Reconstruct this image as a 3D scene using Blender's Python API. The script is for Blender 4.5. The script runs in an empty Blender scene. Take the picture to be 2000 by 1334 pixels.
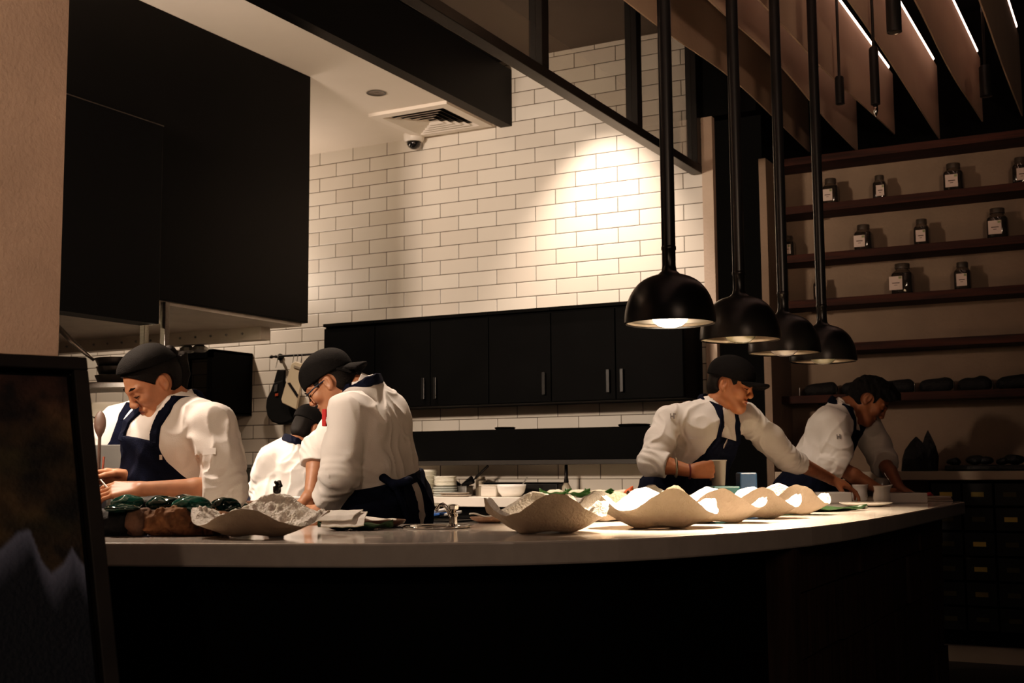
import bpy, bmesh, math, random
import numpy as np
from math import sin, cos, pi, radians, sqrt, atan2, hypot
from mathutils import Vector, Matrix
random.seed(7)
SC = bpy.context.scene
COL = SC.collection
# ---------------------------------------------------------------- camera model (metres, +Y runs to the tiled wall, eye 1.10 m)
FPX, PIT, ROL, YAW, EYE = 2393.6, 0.10289, -0.0068137, 0.491623, 1.10
def _cam():
    cy, sy = cos(YAW), sin(YAW)
    Rp = Matrix(((1,0,0),(0,cos(PIT),sin(PIT)),(0,-sin(PIT),cos(PIT))))
    Rr = Matrix(((cos(ROL),-sin(ROL),0),(sin(ROL),cos(ROL),0),(0,0,1)))
    M = Rr @ Rp
    cols = [M @ Vector(v) for v in ((cy,0,-sy),(sy,0,cy),(0,-1,0))]
    rt = Vector([c[0] for c in cols]); dn = Vector([c[1] for c in cols]); fw = Vector([c[2] for c in cols])
    return rt, -dn, fw
RT, UP, FW = _cam()
ORG = Vector((0, 0, EYE))
def ray(x, y): return RT*((x-1000)/FPX) - UP*((y-667)/FPX) + FW
def at(x, y, D): return ORG + ray(x, y)*D
def onz(x, y, z): d = ray(x, y); return ORG + d*((z-EYE)/d.z)
def ony(x, y, Y): d = ray(x, y); return ORG + d*(Y/d.y)
def onx(x, y, X): d = ray(x, y); return ORG + d*(X/d.x)
RH = Vector((RT.x, RT.y, 0)).normalized()      # horizontal right / forward of the view, used to describe which way things face
FH = Vector((FW.x, FW.y, 0)).normalized()
def face(r, w, z=0): return (RH*r + FH*w + Vector((0,0,z))).normalized()

# ---------------------------------------------------------------- materials
MATS = {}
def nt(name):
    m = bpy.data.materials.new(name); m.use_nodes = True
    n = m.node_tree; return m, n, n.nodes, n.links, n.nodes['Principled BSDF']
def mat(name, col, rough=0.5, metal=0.0, var=0.0, vscale=8, bump=0.0, bscale=60, spec=None, emit=None, estr=0, trans=0, ior=1.45, sheen=0, coat=0, detail=4, stretch=None, sss=0):
    if name in MATS: return MATS[name]
    m, n, N, L, b = nt(name)
    b.inputs['Base Color'].default_value = (*col, 1); b.inputs['Roughness'].default_value = rough; b.inputs['Metallic'].default_value = metal
    if spec is not None: b.inputs['Specular IOR Level'].default_value = spec
    if emit: b.inputs['Emission Color'].default_value = (*emit, 1); b.inputs['Emission Strength'].default_value = estr
    if trans: b.inputs['Transmission Weight'].default_value = trans; b.inputs['IOR'].default_value = ior
    if sheen: b.inputs['Sheen Weight'].default_value = sheen
    if coat: b.inputs['Coat Weight'].default_value = coat
    if sss: b.inputs['Subsurface Weight'].default_value = sss; b.inputs['Subsurface Radius'].default_value = (0.012,0.004,0.002); b.inputs['Subsurface Scale'].default_value = 1.0
    tc = N.new('ShaderNodeTexCoord'); src = tc.outputs['Object']
    if stretch:
        mp = N.new('ShaderNodeMapping'); mp.inputs['Scale'].default_value = stretch; L.new(src, mp.inputs['Vector']); src = mp.outputs['Vector']
    if var:
        t = N.new('ShaderNodeTexNoise'); t.inputs['Scale'].default_value = vscale; t.inputs['Detail'].default_value = detail; L.new(src, t.inputs['Vector'])
        r = N.new('ShaderNodeValToRGB'); r.color_ramp.elements[0].position = 0.3; r.color_ramp.elements[1].position = 0.7
        r.color_ramp.elements[0].color = (*[max(0,c*(1-var)) for c in col], 1); r.color_ramp.elements[1].color = (*[min(1,c*(1+var)) for c in col], 1)
        L.new(t.outputs['Fac'], r.inputs['Fac']); L.new(r.outputs['Color'], b.inputs['Base Color'])
    if bump:
        t2 = N.new('ShaderNodeTexNoise'); t2.inputs['Scale'].default_value = bscale; t2.inputs['Detail'].default_value = 3; L.new(src, t2.inputs['Vector'])
        bp = N.new('ShaderNodeBump'); bp.inputs['Strength'].default_value = bump; bp.inputs['Distance'].default_value = 0.01
        L.new(t2.outputs['Fac'], bp.inputs['Height']); L.new(bp.outputs['Normal'], b.inputs['Normal'])
    MATS[name] = m; return m
def glassmat(name, col=(1,1,1), rough=0.02, f=0.06):
    if name in MATS: return MATS[name]
    m, n, N, L, b = nt(name); N.remove(b); out = N['Material Output']
    t = N.new('ShaderNodeBsdfTransparent'); t.inputs['Color'].default_value = (*col, 1)
    g = N.new('ShaderNodeBsdfGlossy'); g.inputs['Roughness'].default_value = rough
    lw = N.new('ShaderNodeLayerWeight'); lw.inputs['Blend'].default_value = 0.5; pw = N.new('ShaderNodeMath'); pw.operation = 'POWER'; pw.inputs[1].default_value = 4.0; L.new(lw.outputs['Facing'], pw.inputs[0]); fr = N.new('ShaderNodeMath'); fr.operation = 'MULTIPLY_ADD'; fr.inputs[1].default_value = 0.85; fr.inputs[2].default_value = 0.035; L.new(pw.outputs[0], fr.inputs[0])
    mx = N.new('ShaderNodeMixShader'); L.new(fr.outputs[0], mx.inputs[0]); L.new(t.outputs[0], mx.inputs[1]); L.new(g.outputs[0], mx.inputs[2]); L.new(mx.outputs[0], out.inputs['Surface'])
    MATS[name] = m; return m
def attrmat(name, rough=0.6, bump=0.0, bscale=80, attr='Col'):
    if name in MATS: return MATS[name]
    m, n, N, L, b = nt(name); a = N.new('ShaderNodeAttribute'); a.attribute_name = attr
    L.new(a.outputs['Color'], b.inputs['Base Color']); b.inputs['Roughness'].default_value = rough
    if bump:
        tc = N.new('ShaderNodeTexCoord'); t2 = N.new('ShaderNodeTexNoise'); t2.inputs['Scale'].default_value = bscale; L.new(tc.outputs['Object'], t2.inputs['Vector'])
        bp = N.new('ShaderNodeBump'); bp.inputs['Strength'].default_value = bump; bp.inputs['Distance'].default_value = 0.01
        L.new(t2.outputs['Fac'], bp.inputs['Height']); L.new(bp.outputs['Normal'], b.inputs['Normal'])
    MATS[name] = m; return m
def woodmat(name, c1, c2, rough=0.5, axis='X', sc=3.0):
    if name in MATS: return MATS[name]
    m, n, N, L, b = nt(name); tc = N.new('ShaderNodeTexCoord'); mp = N.new('ShaderNodeMapping')
    s = {'X':(0.6,9,9),'Y':(9,0.6,9),'Z':(9,9,0.6)}[axis]; mp.inputs['Scale'].default_value = s; L.new(tc.outputs['Object'], mp.inputs['Vector'])
    t = N.new('ShaderNodeTexNoise'); t.inputs['Scale'].default_value = sc; t.inputs['Detail'].default_value = 6; t.inputs['Distortion'].default_value = 1.2; L.new(mp.outputs[0], t.inputs['Vector'])
    r = N.new('ShaderNodeValToRGB'); r.color_ramp.elements[0].position = 0.35; r.color_ramp.elements[1].position = 0.68
    r.color_ramp.elements[0].color = (*c1,1); r.color_ramp.elements[1].color = (*c2,1)
    L.new(t.outputs['Fac'], r.inputs['Fac']); L.new(r.outputs['Color'], b.inputs['Base Color']); b.inputs['Roughness'].default_value = rough
    bp = N.new('ShaderNodeBump'); bp.inputs['Strength'].default_value = 0.25; bp.inputs['Distance'].default_value = 0.004; L.new(t.outputs['Fac'], bp.inputs['Height']); L.new(bp.outputs['Normal'], b.inputs['Normal'])
    MATS[name] = m; return m
def tilemat():
    m, n, N, L, b = nt('cream subway tile'); g = N.new('ShaderNodeNewGeometry'); sx = N.new('ShaderNodeSeparateXYZ'); L.new(g.outputs['Position'], sx.inputs[0])
    def M(op, a, bb=None):
        k = N.new('ShaderNodeMath'); k.operation = op
        for i, v in enumerate((a, bb)):
            if v is None: continue
            if isinstance(v, (int, float)): k.inputs[i].default_value = v
            else: L.new(v, k.inputs[i])
        return k.outputs[0]
    v = M('DIVIDE', M('ADD', sx.outputs['Z'], 0.972), 0.1)
    row = M('FLOOR', v); fv = M('SUBTRACT', v, row)
    half = M('MULTIPLY', M('MODULO', row, 2.0), 0.5)
    u = M('ADD', M('DIVIDE', M('ADD', sx.outputs['X'], 4.974+0.2965*40), 0.2965), half)
    iu = M('FLOOR', u); fu = M('SUBTRACT', u, iu)
    du = M('MULTIPLY', M('MINIMUM', fu, M('SUBTRACT', 1.0, fu)), 0.2965)
    dv = M('MULTIPLY', M('MINIMUM', fv, M('SUBTRACT', 1.0, fv)), 0.1)
    d = M('MINIMUM', du, dv)
    ms = N.new('ShaderNodeMapRange'); ms.inputs['From Min'].default_value = 0.0015; ms.inputs['From Max'].default_value = 0.0032; L.new(d, ms.inputs['Value'])
    cx = N.new('ShaderNodeCombineXYZ'); L.new(iu, cx.inputs[0]); L.new(row, cx.inputs[1])
    wn = N.new('ShaderNodeTexWhiteNoise'); L.new(cx.outputs[0], wn.inputs['Vector'])
    rp = N.new('ShaderNodeValToRGB'); rp.color_ramp.elements[0].color = (0.66,0.60,0.52,1); rp.color_ramp.elements[1].color = (0.74,0.69,0.61,1); L.new(wn.outputs['Value'], rp.inputs['Fac'])
    mx = N.new('ShaderNodeMix'); mx.data_type = 'RGBA'; mx.inputs[6].default_value = (0.05,0.038,0.03,1); L.new(ms.outputs[0], mx.inputs[0]); L.new(rp.outputs[0], mx.inputs[7])
    L.new(mx.outputs[2], b.inputs['Base Color']); b.inputs['Roughness'].default_value = 0.38
    mb = N.new('ShaderNodeMapRange'); mb.inputs['From Min'].default_value = 0.001; mb.inputs['From Max'].default_value = 0.006; L.new(d, mb.inputs['Value'])
    bp = N.new('ShaderNodeBump'); bp.inputs['Strength'].default_value = 0.5; bp.inputs['Distance'].default_value = 0.003; L.new(mb.outputs[0], bp.inputs['Height']); L.new(bp.outputs['Normal'], b.inputs['Normal'])
    return m

# ---------------------------------------------------------------- mesh building
class MB:
    def __init__(s): s.v = []; s.f = []; s.mi = []
    def add(s, vs, fs, mi=0):
        o = len(s.v); s.v += [tuple(v) for v in vs]; s.f += [tuple(i+o for i in f) for f in fs]; s.mi += [mi]*len(fs); return s
    def box(s, x0, x1, y0, y1, z0, z1, mi=0):
        return s.add([(x0,y0,z0),(x1,y0,z0),(x1,y1,z0),(x0,y1,z0),(x0,y0,z1),(x1,y0,z1),(x1,y1,z1),(x0,y1,z1)],
            [(3,2,1,0),(4,5,6,7),(0,1,5,4),(1,2,6,5),(2,3,7,6),(3,0,4,7)], mi)
    def obox(s, c, ax, ay, az, hx, hy, hz, mi=0):
        c, ax, ay, az = map(Vector, (c, ax, ay, az)); vs = []
        for k in (-1,1):
            for (i,j) in ((-1,-1),(1,-1),(1,1),(-1,1)): vs.append(c+ax*hx*i+ay*hy*j+az*hz*k)
        return s.add(vs, [(3,2,1,0),(4,5,6,7),(0,1,5,4),(1,2,6,5),(2,3,7,6),(3,0,4,7)], mi)
    def prism(s, poly, z0, z1, mi=0):
        n = len(poly); vs = [(x,y,z0) for x,y in poly]+[(x,y,z1) for x,y in poly]
        return s.add(vs, [tuple(range(n-1,-1,-1)), tuple(range(n,2*n))]+[(i,(i+1)%n,n+(i+1)%n,n+i) for i in range(n)], mi)
    def lathe(s, prof, c=(0,0,0), n=32, mi=0, cap0=True, cap1=True, axes=None):
        X, Y, Z = axes or (Vector((1,0,0)),Vector((0,1,0)),Vector((0,0,1))); c = Vector(c); vs = []
        for r, z in prof:
            for k in range(n):
                a = 2*pi*k/n; vs.append(c+X*(r*cos(a))+Y*(r*sin(a))+Z*z)
        fs = []
        for i in range(len(prof)-1):
            for k in range(n): fs.append((i*n+k, i*n+(k+1)%n, (i+1)*n+(k+1)%n, (i+1)*n+k))
        if cap0 and prof[0][0] > 1e-6: fs.append(tuple(range(n-1,-1,-1)))
        if cap1 and prof[-1][0] > 1e-6: fs.append(tuple(range((len(prof)-1)*n, len(prof)*n)))
        return s.add(vs, fs, mi)
    def tube(s, path, r, n=10, mi=0):
        P = [Vector(p) for p in path]; rs = r if isinstance(r, (list, tuple)) else [r]*len(P); vs = []; up = None
        for i, p in enumerate(P):
            t = (P[min(i+1,len(P)-1)]-P[max(i-1,0)]).normalized()
            if up is None: up = t.orthogonal().normalized()
            up = (up - t*up.dot(t)).normalized(); w = t.cross(up)
            for k in range(n): a = 2*pi*k/n; vs.append(p+up*(rs[i]*cos(a))+w*(rs[i]*sin(a)))
        fs = [(i*n+k, i*n+(k+1)%n, (i+1)*n+(k+1)%n, (i+1)*n+k) for i in range(len(P)-1) for k in range(n)]
        fs += [tuple(range(n-1,-1,-1)), tuple(range((len(P)-1)*n, len(P)*n))]
        return s.add(vs, fs, mi)
    def grid(s, fn, nu, nv, mi=0, closeu=False):
        vs = [fn(i/(nu if closeu else nu-1), j/(nv-1)) for j in range(nv) for i in range(nu)]
        fs = [(j*nu+i, j*nu+(i+1)%nu, (j+1)*nu+(i+1)%nu, (j+1)*nu+i) for j in range(nv-1) for i in range(nu if closeu else nu-1)]
        return s.add(vs, fs, mi)
    def build(s, name, m, parent=None, smooth=False, bevel=0, seg=2, fix=True, angle=None):
        me = bpy.data.meshes.new(name); me.from_pydata(s.v, [], s.f)
        for mm in (m if isinstance(m, (list, tuple)) else [m]): me.materials.append(mm)
        if any(s.mi): me.polygons.foreach_set('material_index', s.mi)
        if fix:
            b = bmesh.new(); b.from_mesh(me); bmesh.ops.remove_doubles(b, verts=b.verts, dist=1e-6); bmesh.ops.recalc_face_normals(b, faces=b.faces); b.to_mesh(me); b.free()
        if smooth: me.polygons.foreach_set('use_smooth', [True]*len(me.polygons))
        me.update(); o = bpy.data.objects.new(name, me); COL.objects.link(o)
        if parent:
            o.parent = parent; o.matrix_parent_inverse = parent.matrix_basis.inverted()
        if bevel:
            md = o.modifiers.new('Bevel', 'BEVEL'); md.width = bevel; md.segments = seg; md.limit_method = 'ANGLE'; md.angle_limit = radians(40)
        if smooth and angle:
            try: me.set_sharp_from_angle(angle=radians(angle))
            except Exception: pass
        return o
def tag(o, label, cat, group=None, kind=None):
    o['label'] = label; o['category'] = cat
    if group: o['group'] = group
    if kind: o['kind'] = kind
    return o
def thing(name, label, cat, loc=(0,0,0), group=None, rz=0):
    o = bpy.data.objects.new(name, None); o.empty_display_size = 0.05; COL.objects.link(o); o.location = loc; o.rotation_euler = (0,0,rz)
    bpy.context.view_layer.update() if False else None
    return tag(o, label, cat, group)
def struct(o, label=None):
    o['kind'] = 'structure'
    if label: o['label'] = label
    return o
def local(o, ch):                       # child built in the thing's own coordinates
    ch.parent = o; ch.matrix_parent_inverse = Matrix.Identity(4); return ch
def dup(root, loc, label, rz=None, scale=None, group=None):
    r = root.copy(); COL.objects.link(r); r.location = loc; r['label'] = label
    if rz is not None: r.rotation_euler = (0,0,rz)
    if scale is not None: r.scale = scale if hasattr(scale,'__len__') else (scale,)*3
    if group: r['group'] = group
    for ch in list(root.children):
        c = ch.copy(); COL.objects.link(c); c.parent = r
        for g in ch.children:
            d = g.copy(); COL.objects.link(d); d.parent = c
    return r
ORD = ['first','second','third','fourth','fifth','sixth','seventh','eighth','ninth','tenth','eleventh','twelfth','thirteenth','fourteenth','fifteenth','sixteenth','seventeenth','eighteenth']
# ---------------------------------------------------------------- numpy value noise
_T = np.random.RandomState(3).rand(32,32,32).astype(np.float32)
def vnoise(x, y, z):
    x, y, z = np.broadcast_arrays(x, y, z)
    xi = np.floor(x).astype(np.int32); yi = np.floor(y).astype(np.int32); zi = np.floor(z).astype(np.int32)
    fx = (x-xi).astype(np.float32); fy = (y-yi).astype(np.float32); fz = (z-zi).astype(np.float32)
    fx = fx*fx*(3-2*fx); fy = fy*fy*(3-2*fy); fz = fz*fz*(3-2*fz)
    a, b, c = xi & 31, yi & 31, zi & 31; a1, b1, c1 = (a+1) & 31, (b+1) & 31, (c+1) & 31
    def l(p, q, t): return p+(q-p)*t
    return l(l(l(_T[a,b,c],_T[a1,b,c],fx), l(_T[a,b1,c],_T[a1,b1,c],fx), fy), l(l(_T[a,b,c1],_T[a1,b,c1],fx), l(_T[a,b1,c1],_T[a1,b1,c1],fx), fy), fz)
def fbm(x, y, z, o=3):
    s = 0; a = 0.5; t = 0
    for i in range(o): s = s+a*vnoise(x,y,z); t += a; a *= 0.5; x = x*2.03+7.1; y = y*2.03+3.7; z = z*2.03+1.3
    return s/t
# ---------------------------------------------------------------- signed distance fields -> mesh
import openvdb
class Field:
    def __init__(s, lo, hi, vox):
        s.lo = np.array(lo, float); s.vox = vox; s.n = [int(math.ceil((hi[i]-lo[i])/vox))+1 for i in range(3)]
        s.ax = [(s.lo[i]+np.arange(s.n[i])*vox).astype(np.float32) for i in range(3)]
    def full(s, v=0.3): return np.full(s.n, v, np.float32)
    def sl(s, lo, hi):
        r = []
        for i in range(3):
            a = max(0, int((lo[i]-s.lo[i])/s.vox)); b = min(s.n[i], int((hi[i]-s.lo[i])/s.vox)+2)
            if b <= a: return None
            r.append(slice(a, b))
        return tuple(r)
    def xyz(s, q=None):
        q = q or (slice(None),)*3
        return s.ax[0][q[0]][:,None,None], s.ax[1][q[1]][None,:,None], s.ax[2][q[2]][None,None,:]
    def union(s, prims, d=None, grow=0.0, pad=0.03):
        d = s.full() if d is None else d
        for p in prims:
            k = p.get('k', 0.02); m = grow+k+pad; q = s.sl([a-m for a in p['lo']], [a+m for a in p['hi']])
            if q is None: continue
            e = p['fn'](*s.xyz(q)) - grow; c = d[q]
            if p.get('op') == 'sub':
                h = np.maximum(k-np.abs(c+e), 0)/max(k,1e-6); d[q] = np.maximum(c, -e)+h*h*k*0.25
            else:
                h = np.maximum(k-np.abs(c-e), 0)/max(k,1e-6); d[q] = np.minimum(c, e)-h*h*k*0.25
        return d
    def mesh(s, d, name, m, parent=None, post=None):
        d = d.copy(); d[0]=d[-1]=0.1; d[:,0]=d[:,-1]=0.1; d[:,:,0]=d[:,:,-1]=0.1
        d = np.clip(d, -4*s.vox, 4*s.vox)
        g = openvdb.FloatGrid(float(4*s.vox)); g.copyFromArray(np.ascontiguousarray(d))
        pts, quads = g.convertToQuads(0.0)
        pts = pts.astype(np.float64)*s.vox + s.lo
        quads = quads.astype(np.int32)
        a, b, c = pts[quads[:,0]], pts[quads[:,1]], pts[quads[:,2]]
        if (a*np.cross(b, c)).sum() < 0: quads = quads[:,::-1]
        me = bpy.data.meshes.new(name); me.vertices.add(len(pts)); me.vertices.foreach_set('co', pts.ravel())
        me.loops.add(quads.size); me.loops.foreach_set('vertex_index', np.ascontiguousarray(quads).ravel())
        me.polygons.add(len(quads)); me.polygons.foreach_set('loop_start', np.arange(0, quads.size, 4)); me.polygons.foreach_set('loop_total', np.full(len(quads), 4))
        for mm in (m if isinstance(m,(list,tuple)) else [m]): me.materials.append(mm)
        me.update(calc_edges=True); me.validate(); me.polygons.foreach_set('use_smooth', np.ones(len(me.polygons), bool))
        if post is not None:
            ctr = pts[quads].mean(axis=1); mi = post(ctr)
            if len(me.polygons) == len(mi): me.polygons.foreach_set('material_index', mi.astype(np.int32))
        o = bpy.data.objects.new(name, me); COL.objects.link(o)
        if parent: o.parent = parent; o.matrix_parent_inverse = parent.matrix_basis.inverted()
        return o
def A3(v): return np.array(v, np.float32)
def cap(a, b, ra, rb=None, k=0.02, op=None):
    rb = ra if rb is None else rb; a = A3(a); b = A3(b); ba = b-a; l2 = float((ba*ba).sum())+1e-9
    def fn(x, y, z):
        px, py, pz = x-a[0], y-a[1], z-a[2]
        t = np.clip((px*ba[0]+py*ba[1]+pz*ba[2])/l2, 0, 1)
        return np.sqrt((px-ba[0]*t)**2+(py-ba[1]*t)**2+(pz-ba[2]*t)**2)-(ra+(rb-ra)*t)
    R = max(ra, rb); return dict(fn=fn, lo=np.minimum(a,b)-R, hi=np.maximum(a,b)+R, k=k, op=op)
def ell(c, r, axes, k=0.02, op=None):
    c = A3(c); X, Y, Z = [A3(v) for v in axes]; r = A3(r)
    def fn(x, y, z):
        px, py, pz = x-c[0], y-c[1], z-c[2]
        u = (px*X[0]+py*X[1]+pz*X[2]); v = (px*Y[0]+py*Y[1]+pz*Y[2]); w = (px*Z[0]+py*Z[1]+pz*Z[2])
        k0 = np.sqrt((u/r[0])**2+(v/r[1])**2+(w/r[2])**2); k1 = np.sqrt((u/r[0]**2)**2+(v/r[1]**2)**2+(w/r[2]**2)**2)
        return k0*(k0-1)/np.maximum(k1, 1e-4)
    R = float(r.max()); return dict(fn=fn, lo=c-R, hi=c+R, k=k, op=op)
WORLD = ((1,0,0),(0,1,0),(0,0,1))
def bounds(prims, pad=0.03):
    lo = np.min([p['lo'] for p in prims], axis=0)-pad; hi = np.max([p['hi'] for p in prims], axis=0)+pad; return lo, hi
def blob(name, prims, m, parent=None, vox=0.004, noise=None, post=None, pad=0.04, floor=None):
    lo, hi = bounds(prims, pad); F = Field(lo, hi, vox); d = F.union(prims)
    if noise:
        amp, fr = noise; x, y, z = F.xyz(); d = d + (fbm(x*fr, y*fr, z*fr, 3)-0.5)*2*amp
    if floor is not None: d = np.maximum(d, floor-F.ax[2][None,None,:])
    return F.mesh(d, name, m, parent, post)
# ================================================================ materials used by the setting
BLACK = mat('matt black paint', (0.003,0.0027,0.0025), 0.55,spec=0.14, var=0.3, vscale=3)
BLKM  = mat('black laminate', (0.0028,0.0028,0.0028), 0.5,spec=0.05, var=0.25, vscale=5)
STEEL = mat('brushed steel', (0.52,0.5,0.47), 0.28, 1.0, var=0.12, vscale=12, stretch=(1,14,14))
STEELD= mat('dull steel', (0.3,0.3,0.29), 0.4, 1.0, var=0.1, vscale=10)
CHROME= mat('polished chrome', (0.75,0.73,0.7), 0.08, 1.0)
CEILM = mat('warm white ceiling paint', (0.74,0.66,0.57), 0.85, var=0.03, vscale=2)
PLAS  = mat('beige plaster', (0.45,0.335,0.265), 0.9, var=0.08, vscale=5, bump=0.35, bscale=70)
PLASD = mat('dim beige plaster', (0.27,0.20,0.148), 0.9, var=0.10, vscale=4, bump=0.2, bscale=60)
DARKC = mat('near black ceiling', (0.0035,0.003,0.003), 0.95, var=0.2, vscale=2, spec=0.1)
QUARTZ= mat('white quartz worktop', (0.72,0.66,0.60), 0.12, var=0.04, vscale=25, coat=0.2)
WHITEP= mat('white glazed china', (0.78,0.75,0.70), 0.18, var=0.02, vscale=20)
TILE = tilemat()
YW = 7.14
# ---------------------------------------------------------------- shell
struct(MB().box(-10,4,-3,9.2,-0.12,0).build('floor', mat('dark stone floor', (0.035,0.028,0.024), 0.5, var=0.3, vscale=1.5, bump=0.1)))
struct(MB().box(-10,-2.47,YW,YW+0.15,0,3.86).build('wall_back', TILE))
struct(MB().box(-2.47,-2.40,YW-0.02,YW+0.03,0,3.26).build('trim_1', mat('pale corner plaster',(0.66,0.52,0.42),0.9,var=0.06,vscale=5,bump=0.2,bscale=70)))
struct(MB().box(-2.54,-2.12,YW-0.015,YW+0.1,3.26,3.9).build('trim_2', BLACK))
struct(MB().box(-2.36,-2.14,YW+0.9,YW+1.0,0,3.9).build('wall_recess', DARKC))
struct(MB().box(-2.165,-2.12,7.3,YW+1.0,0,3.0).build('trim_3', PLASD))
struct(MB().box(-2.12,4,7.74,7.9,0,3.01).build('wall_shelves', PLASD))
struct(MB().box(-2.12,4,7.74,7.9,3.01,4.0).build('trim_5', DARKC))
struct(MB().box(-10,-3.9,-0.5,YW,3.42,3.55).build('ceiling_kitchen', CEILM))
struct(MB().box(-3.9,-3.812,-0.5,YW,3.40,3.79).build('trim_4', mat('black beam',(0.003,0.0026,0.0022),0.45,spec=0.14)))
struct(MB().box(-2.47,4,-3,9,3.86,3.98).build('ceiling_dining', DARKC))
struct(MB().box(-3.9,-2.47,-3,9,3.86,3.98).build('ceiling_upper', mat('dim brown ceiling',(0.22,0.185,0.16),0.9)))
struct(MB().box(-3.3,-2.72,-1.2,2.40,0,3.86).build('wall_left', PLAS))
struct(MB().box(-10.15,-10,-3,9.2,0,4.0).build('wall_kitchen_end', CEILM))
# ---------------------------------------------------------------- glazed black frame over the bar
wf = thing('window_1','black steel frame with clear panes hung above the bar','window',(-2.505,4,2.9)); wf['kind']='structure'; del wf['category']
FRM = mat('black steel frame', (0.012,0.010,0.009), 0.4, 0.0)
MB().box(-2.54,-2.47,0.2,YW-0.02,2.905,2.955).build('frame_rail', FRM, wf, bevel=0.003)
PY = [7.08, 6.12, 4.965, 3.87, 2.78, 1.7]
for y in PY: MB().box(-2.54,-2.47,y-0.035,y+0.035,2.955,3.86).build('mullion', FRM, wf, bevel=0.003)
GL = glassmat('clear pane',(0.78,0.77,0.75))
for a, b in zip(PY[1:], PY[:-1]): MB().box(-2.508,-2.502,a+0.036,b-0.036,2.957,3.855).build('pane', GL, wf)
# ---------------------------------------------------------------- bar
front = [(-2.70,2.16),(-2.36,2.27),(-2.14,2.345),(-1.95,2.405),(-1.75,2.485),(-1.59,2.58),(-1.44,2.69),(-1.34,2.79),(-1.25,2.90),(-1.17,3.04),(-1.10,3.21),(-1.05,3.36),(-1.01,3.50),(-0.965,3.70),(-0.935,3.95),(-0.918,4.26),(-0.91,4.7),(-0.91,6.40)]
back  = [(-0.925,6.425),(-0.95,6.44),(-1.62,6.44),(-1.62,5.3),(-1.64,4.9),(-1.69,4.5),(-1.78,4.1),(-1.92,3.78),(-2.05,3.60),(-2.2,3.43),(-2.45,3.22),(-2.70,3.06)]
bt = MB().prism(front+back, 0.86, 0.92).build('bar_countertop', QUARTZ, bevel=0.006)
tag(bt, 'long pale polished stone bar countertop curving round the chefs', 'countertop')
def inset(poly, d):
    out = []; n = len(poly)
    for i in range(n):
        p0, p1, p2 = Vector(poly[i-1]), Vector(poly[i]), Vector(poly[(i+1)%n])
        a = (p1-p0).normalized(); b = (p2-p1).normalized(); na = Vector((-a.y,a.x)); nb = Vector((-b.y,b.x)); m = (na+nb)
        if m.length < 1e-4: m = na
        m.normalize(); out.append(tuple(p1+m*d/max(0.5, m.dot(na))))
    return out
bb = thing('bar_cabinet','dark front of the bar beneath the pale countertop','bar',(-1.6,4,0))
ip = inset(front, 0.09)
iL = [p for p in ip if p[1] < 3.62]; iR = [p for p in ip if p[1] >= 3.62]
pj = (-1.075, 3.62)
MB().prism(iL+[pj,(pj[0]-0.08,pj[1]),(-2.0,3.0),(-2.70,2.6)], 0.0, 0.86).build('front_panel', BLACK, bb)
WD = woodmat('dark reclaimed timber', (0.032,0.016,0.011), (0.105,0.05,0.034), 0.7, 'Z', 2.5)
mb = MB(); R0 = -1.0
for j, y in enumerate(np.arange(3.62, 6.3, 0.30)):
    for i in range(4):
        z0 = [0.0,0.24,0.52,0.72][i]; z1 = [0.235,0.515,0.715,0.86][i]; off = 0.012*((i*3+j*5)%4)/3
        mb.box(-1.3, R0-0.004-off, y+0.002, min(y+0.297,6.33), z0+0.001, z1)
mb.build('timber_panel', WD, bb)
MB().box(-1.3,R0+0.006,3.60,3.66,0,0.86).build('corner_post', WD, bb)
MB().box(-1.5,-1.3,3.7,6.33,0,0.86).build('carcass', BLACK, bb)
# ---------------------------------------------------------------- hood
hd = thing('extractor_hood','huge black extractor hood reaching the kitchen ceiling','hood',(-5.0,4.4,2.0))
hb = MB()
hb.box(-7.2,-4.385,1.0,5.68,1.945,3.418); hb.build('canopy', mat('black hood sheet',(0.0035,0.0033,0.003),0.5,spec=0.14,var=0.15,vscale=2), hd, bevel=0.004)
UST = mat('hood inner steel',(0.62,0.57,0.5),0.4,0.2,var=0.1,vscale=6)
MB().box(-7.17,-4.41,1.03,5.65,1.925,1.946).build('underside', UST, hd)
MB().box(-7.1,-4.6,5.52,5.60,1.85,1.925).build('rim_channel', UST, hd)
MB().box(-4.384,-4.26,1.0,4.36,1.80,2.775).build('access_panel', mat('black panel',(0.0025,0.0025,0.0025),0.5,spec=0.14), hd, bevel=0.003)
MB().box(-4.262,-4.256,1.0,4.36,2.772,2.777).build('panel_trim', STEEL, hd)
MB().box(-4.385,-4.27,4.361,4.366,2.66,2.70).build('panel_clip', STEELD, hd)
for x in np.arange(-6.9,-4.7,0.12): MB().lathe([(0.008,0),(0.006,0.006)], (x,5.52,1.89), 8, axes=(Vector((1,0,0)),Vector((0,0,1)),Vector((0,-1,0)))).build('rivet', STEELD, hd)
for px in (367,391):
    q = ony(px,648,5.58); MB().lathe([(0.03,0),(0.05,0.012),(0.045,0.03),(0.02,0.045)], (q.x,5.58,1.806), 20).build('lamp_cover', STEELD, hd)
HL = mat('hood lamp lens', (1,0.9,0.75), 0.3, emit=(1,0.78,0.5), estr=12)
for x,y in ((-5.2,3.4),(-5.0,5.0)): MB().lathe([(0.06,-0.012),(0.06,0)], (x,y,1.925), 24).build('lamp', HL, hd)
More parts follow.
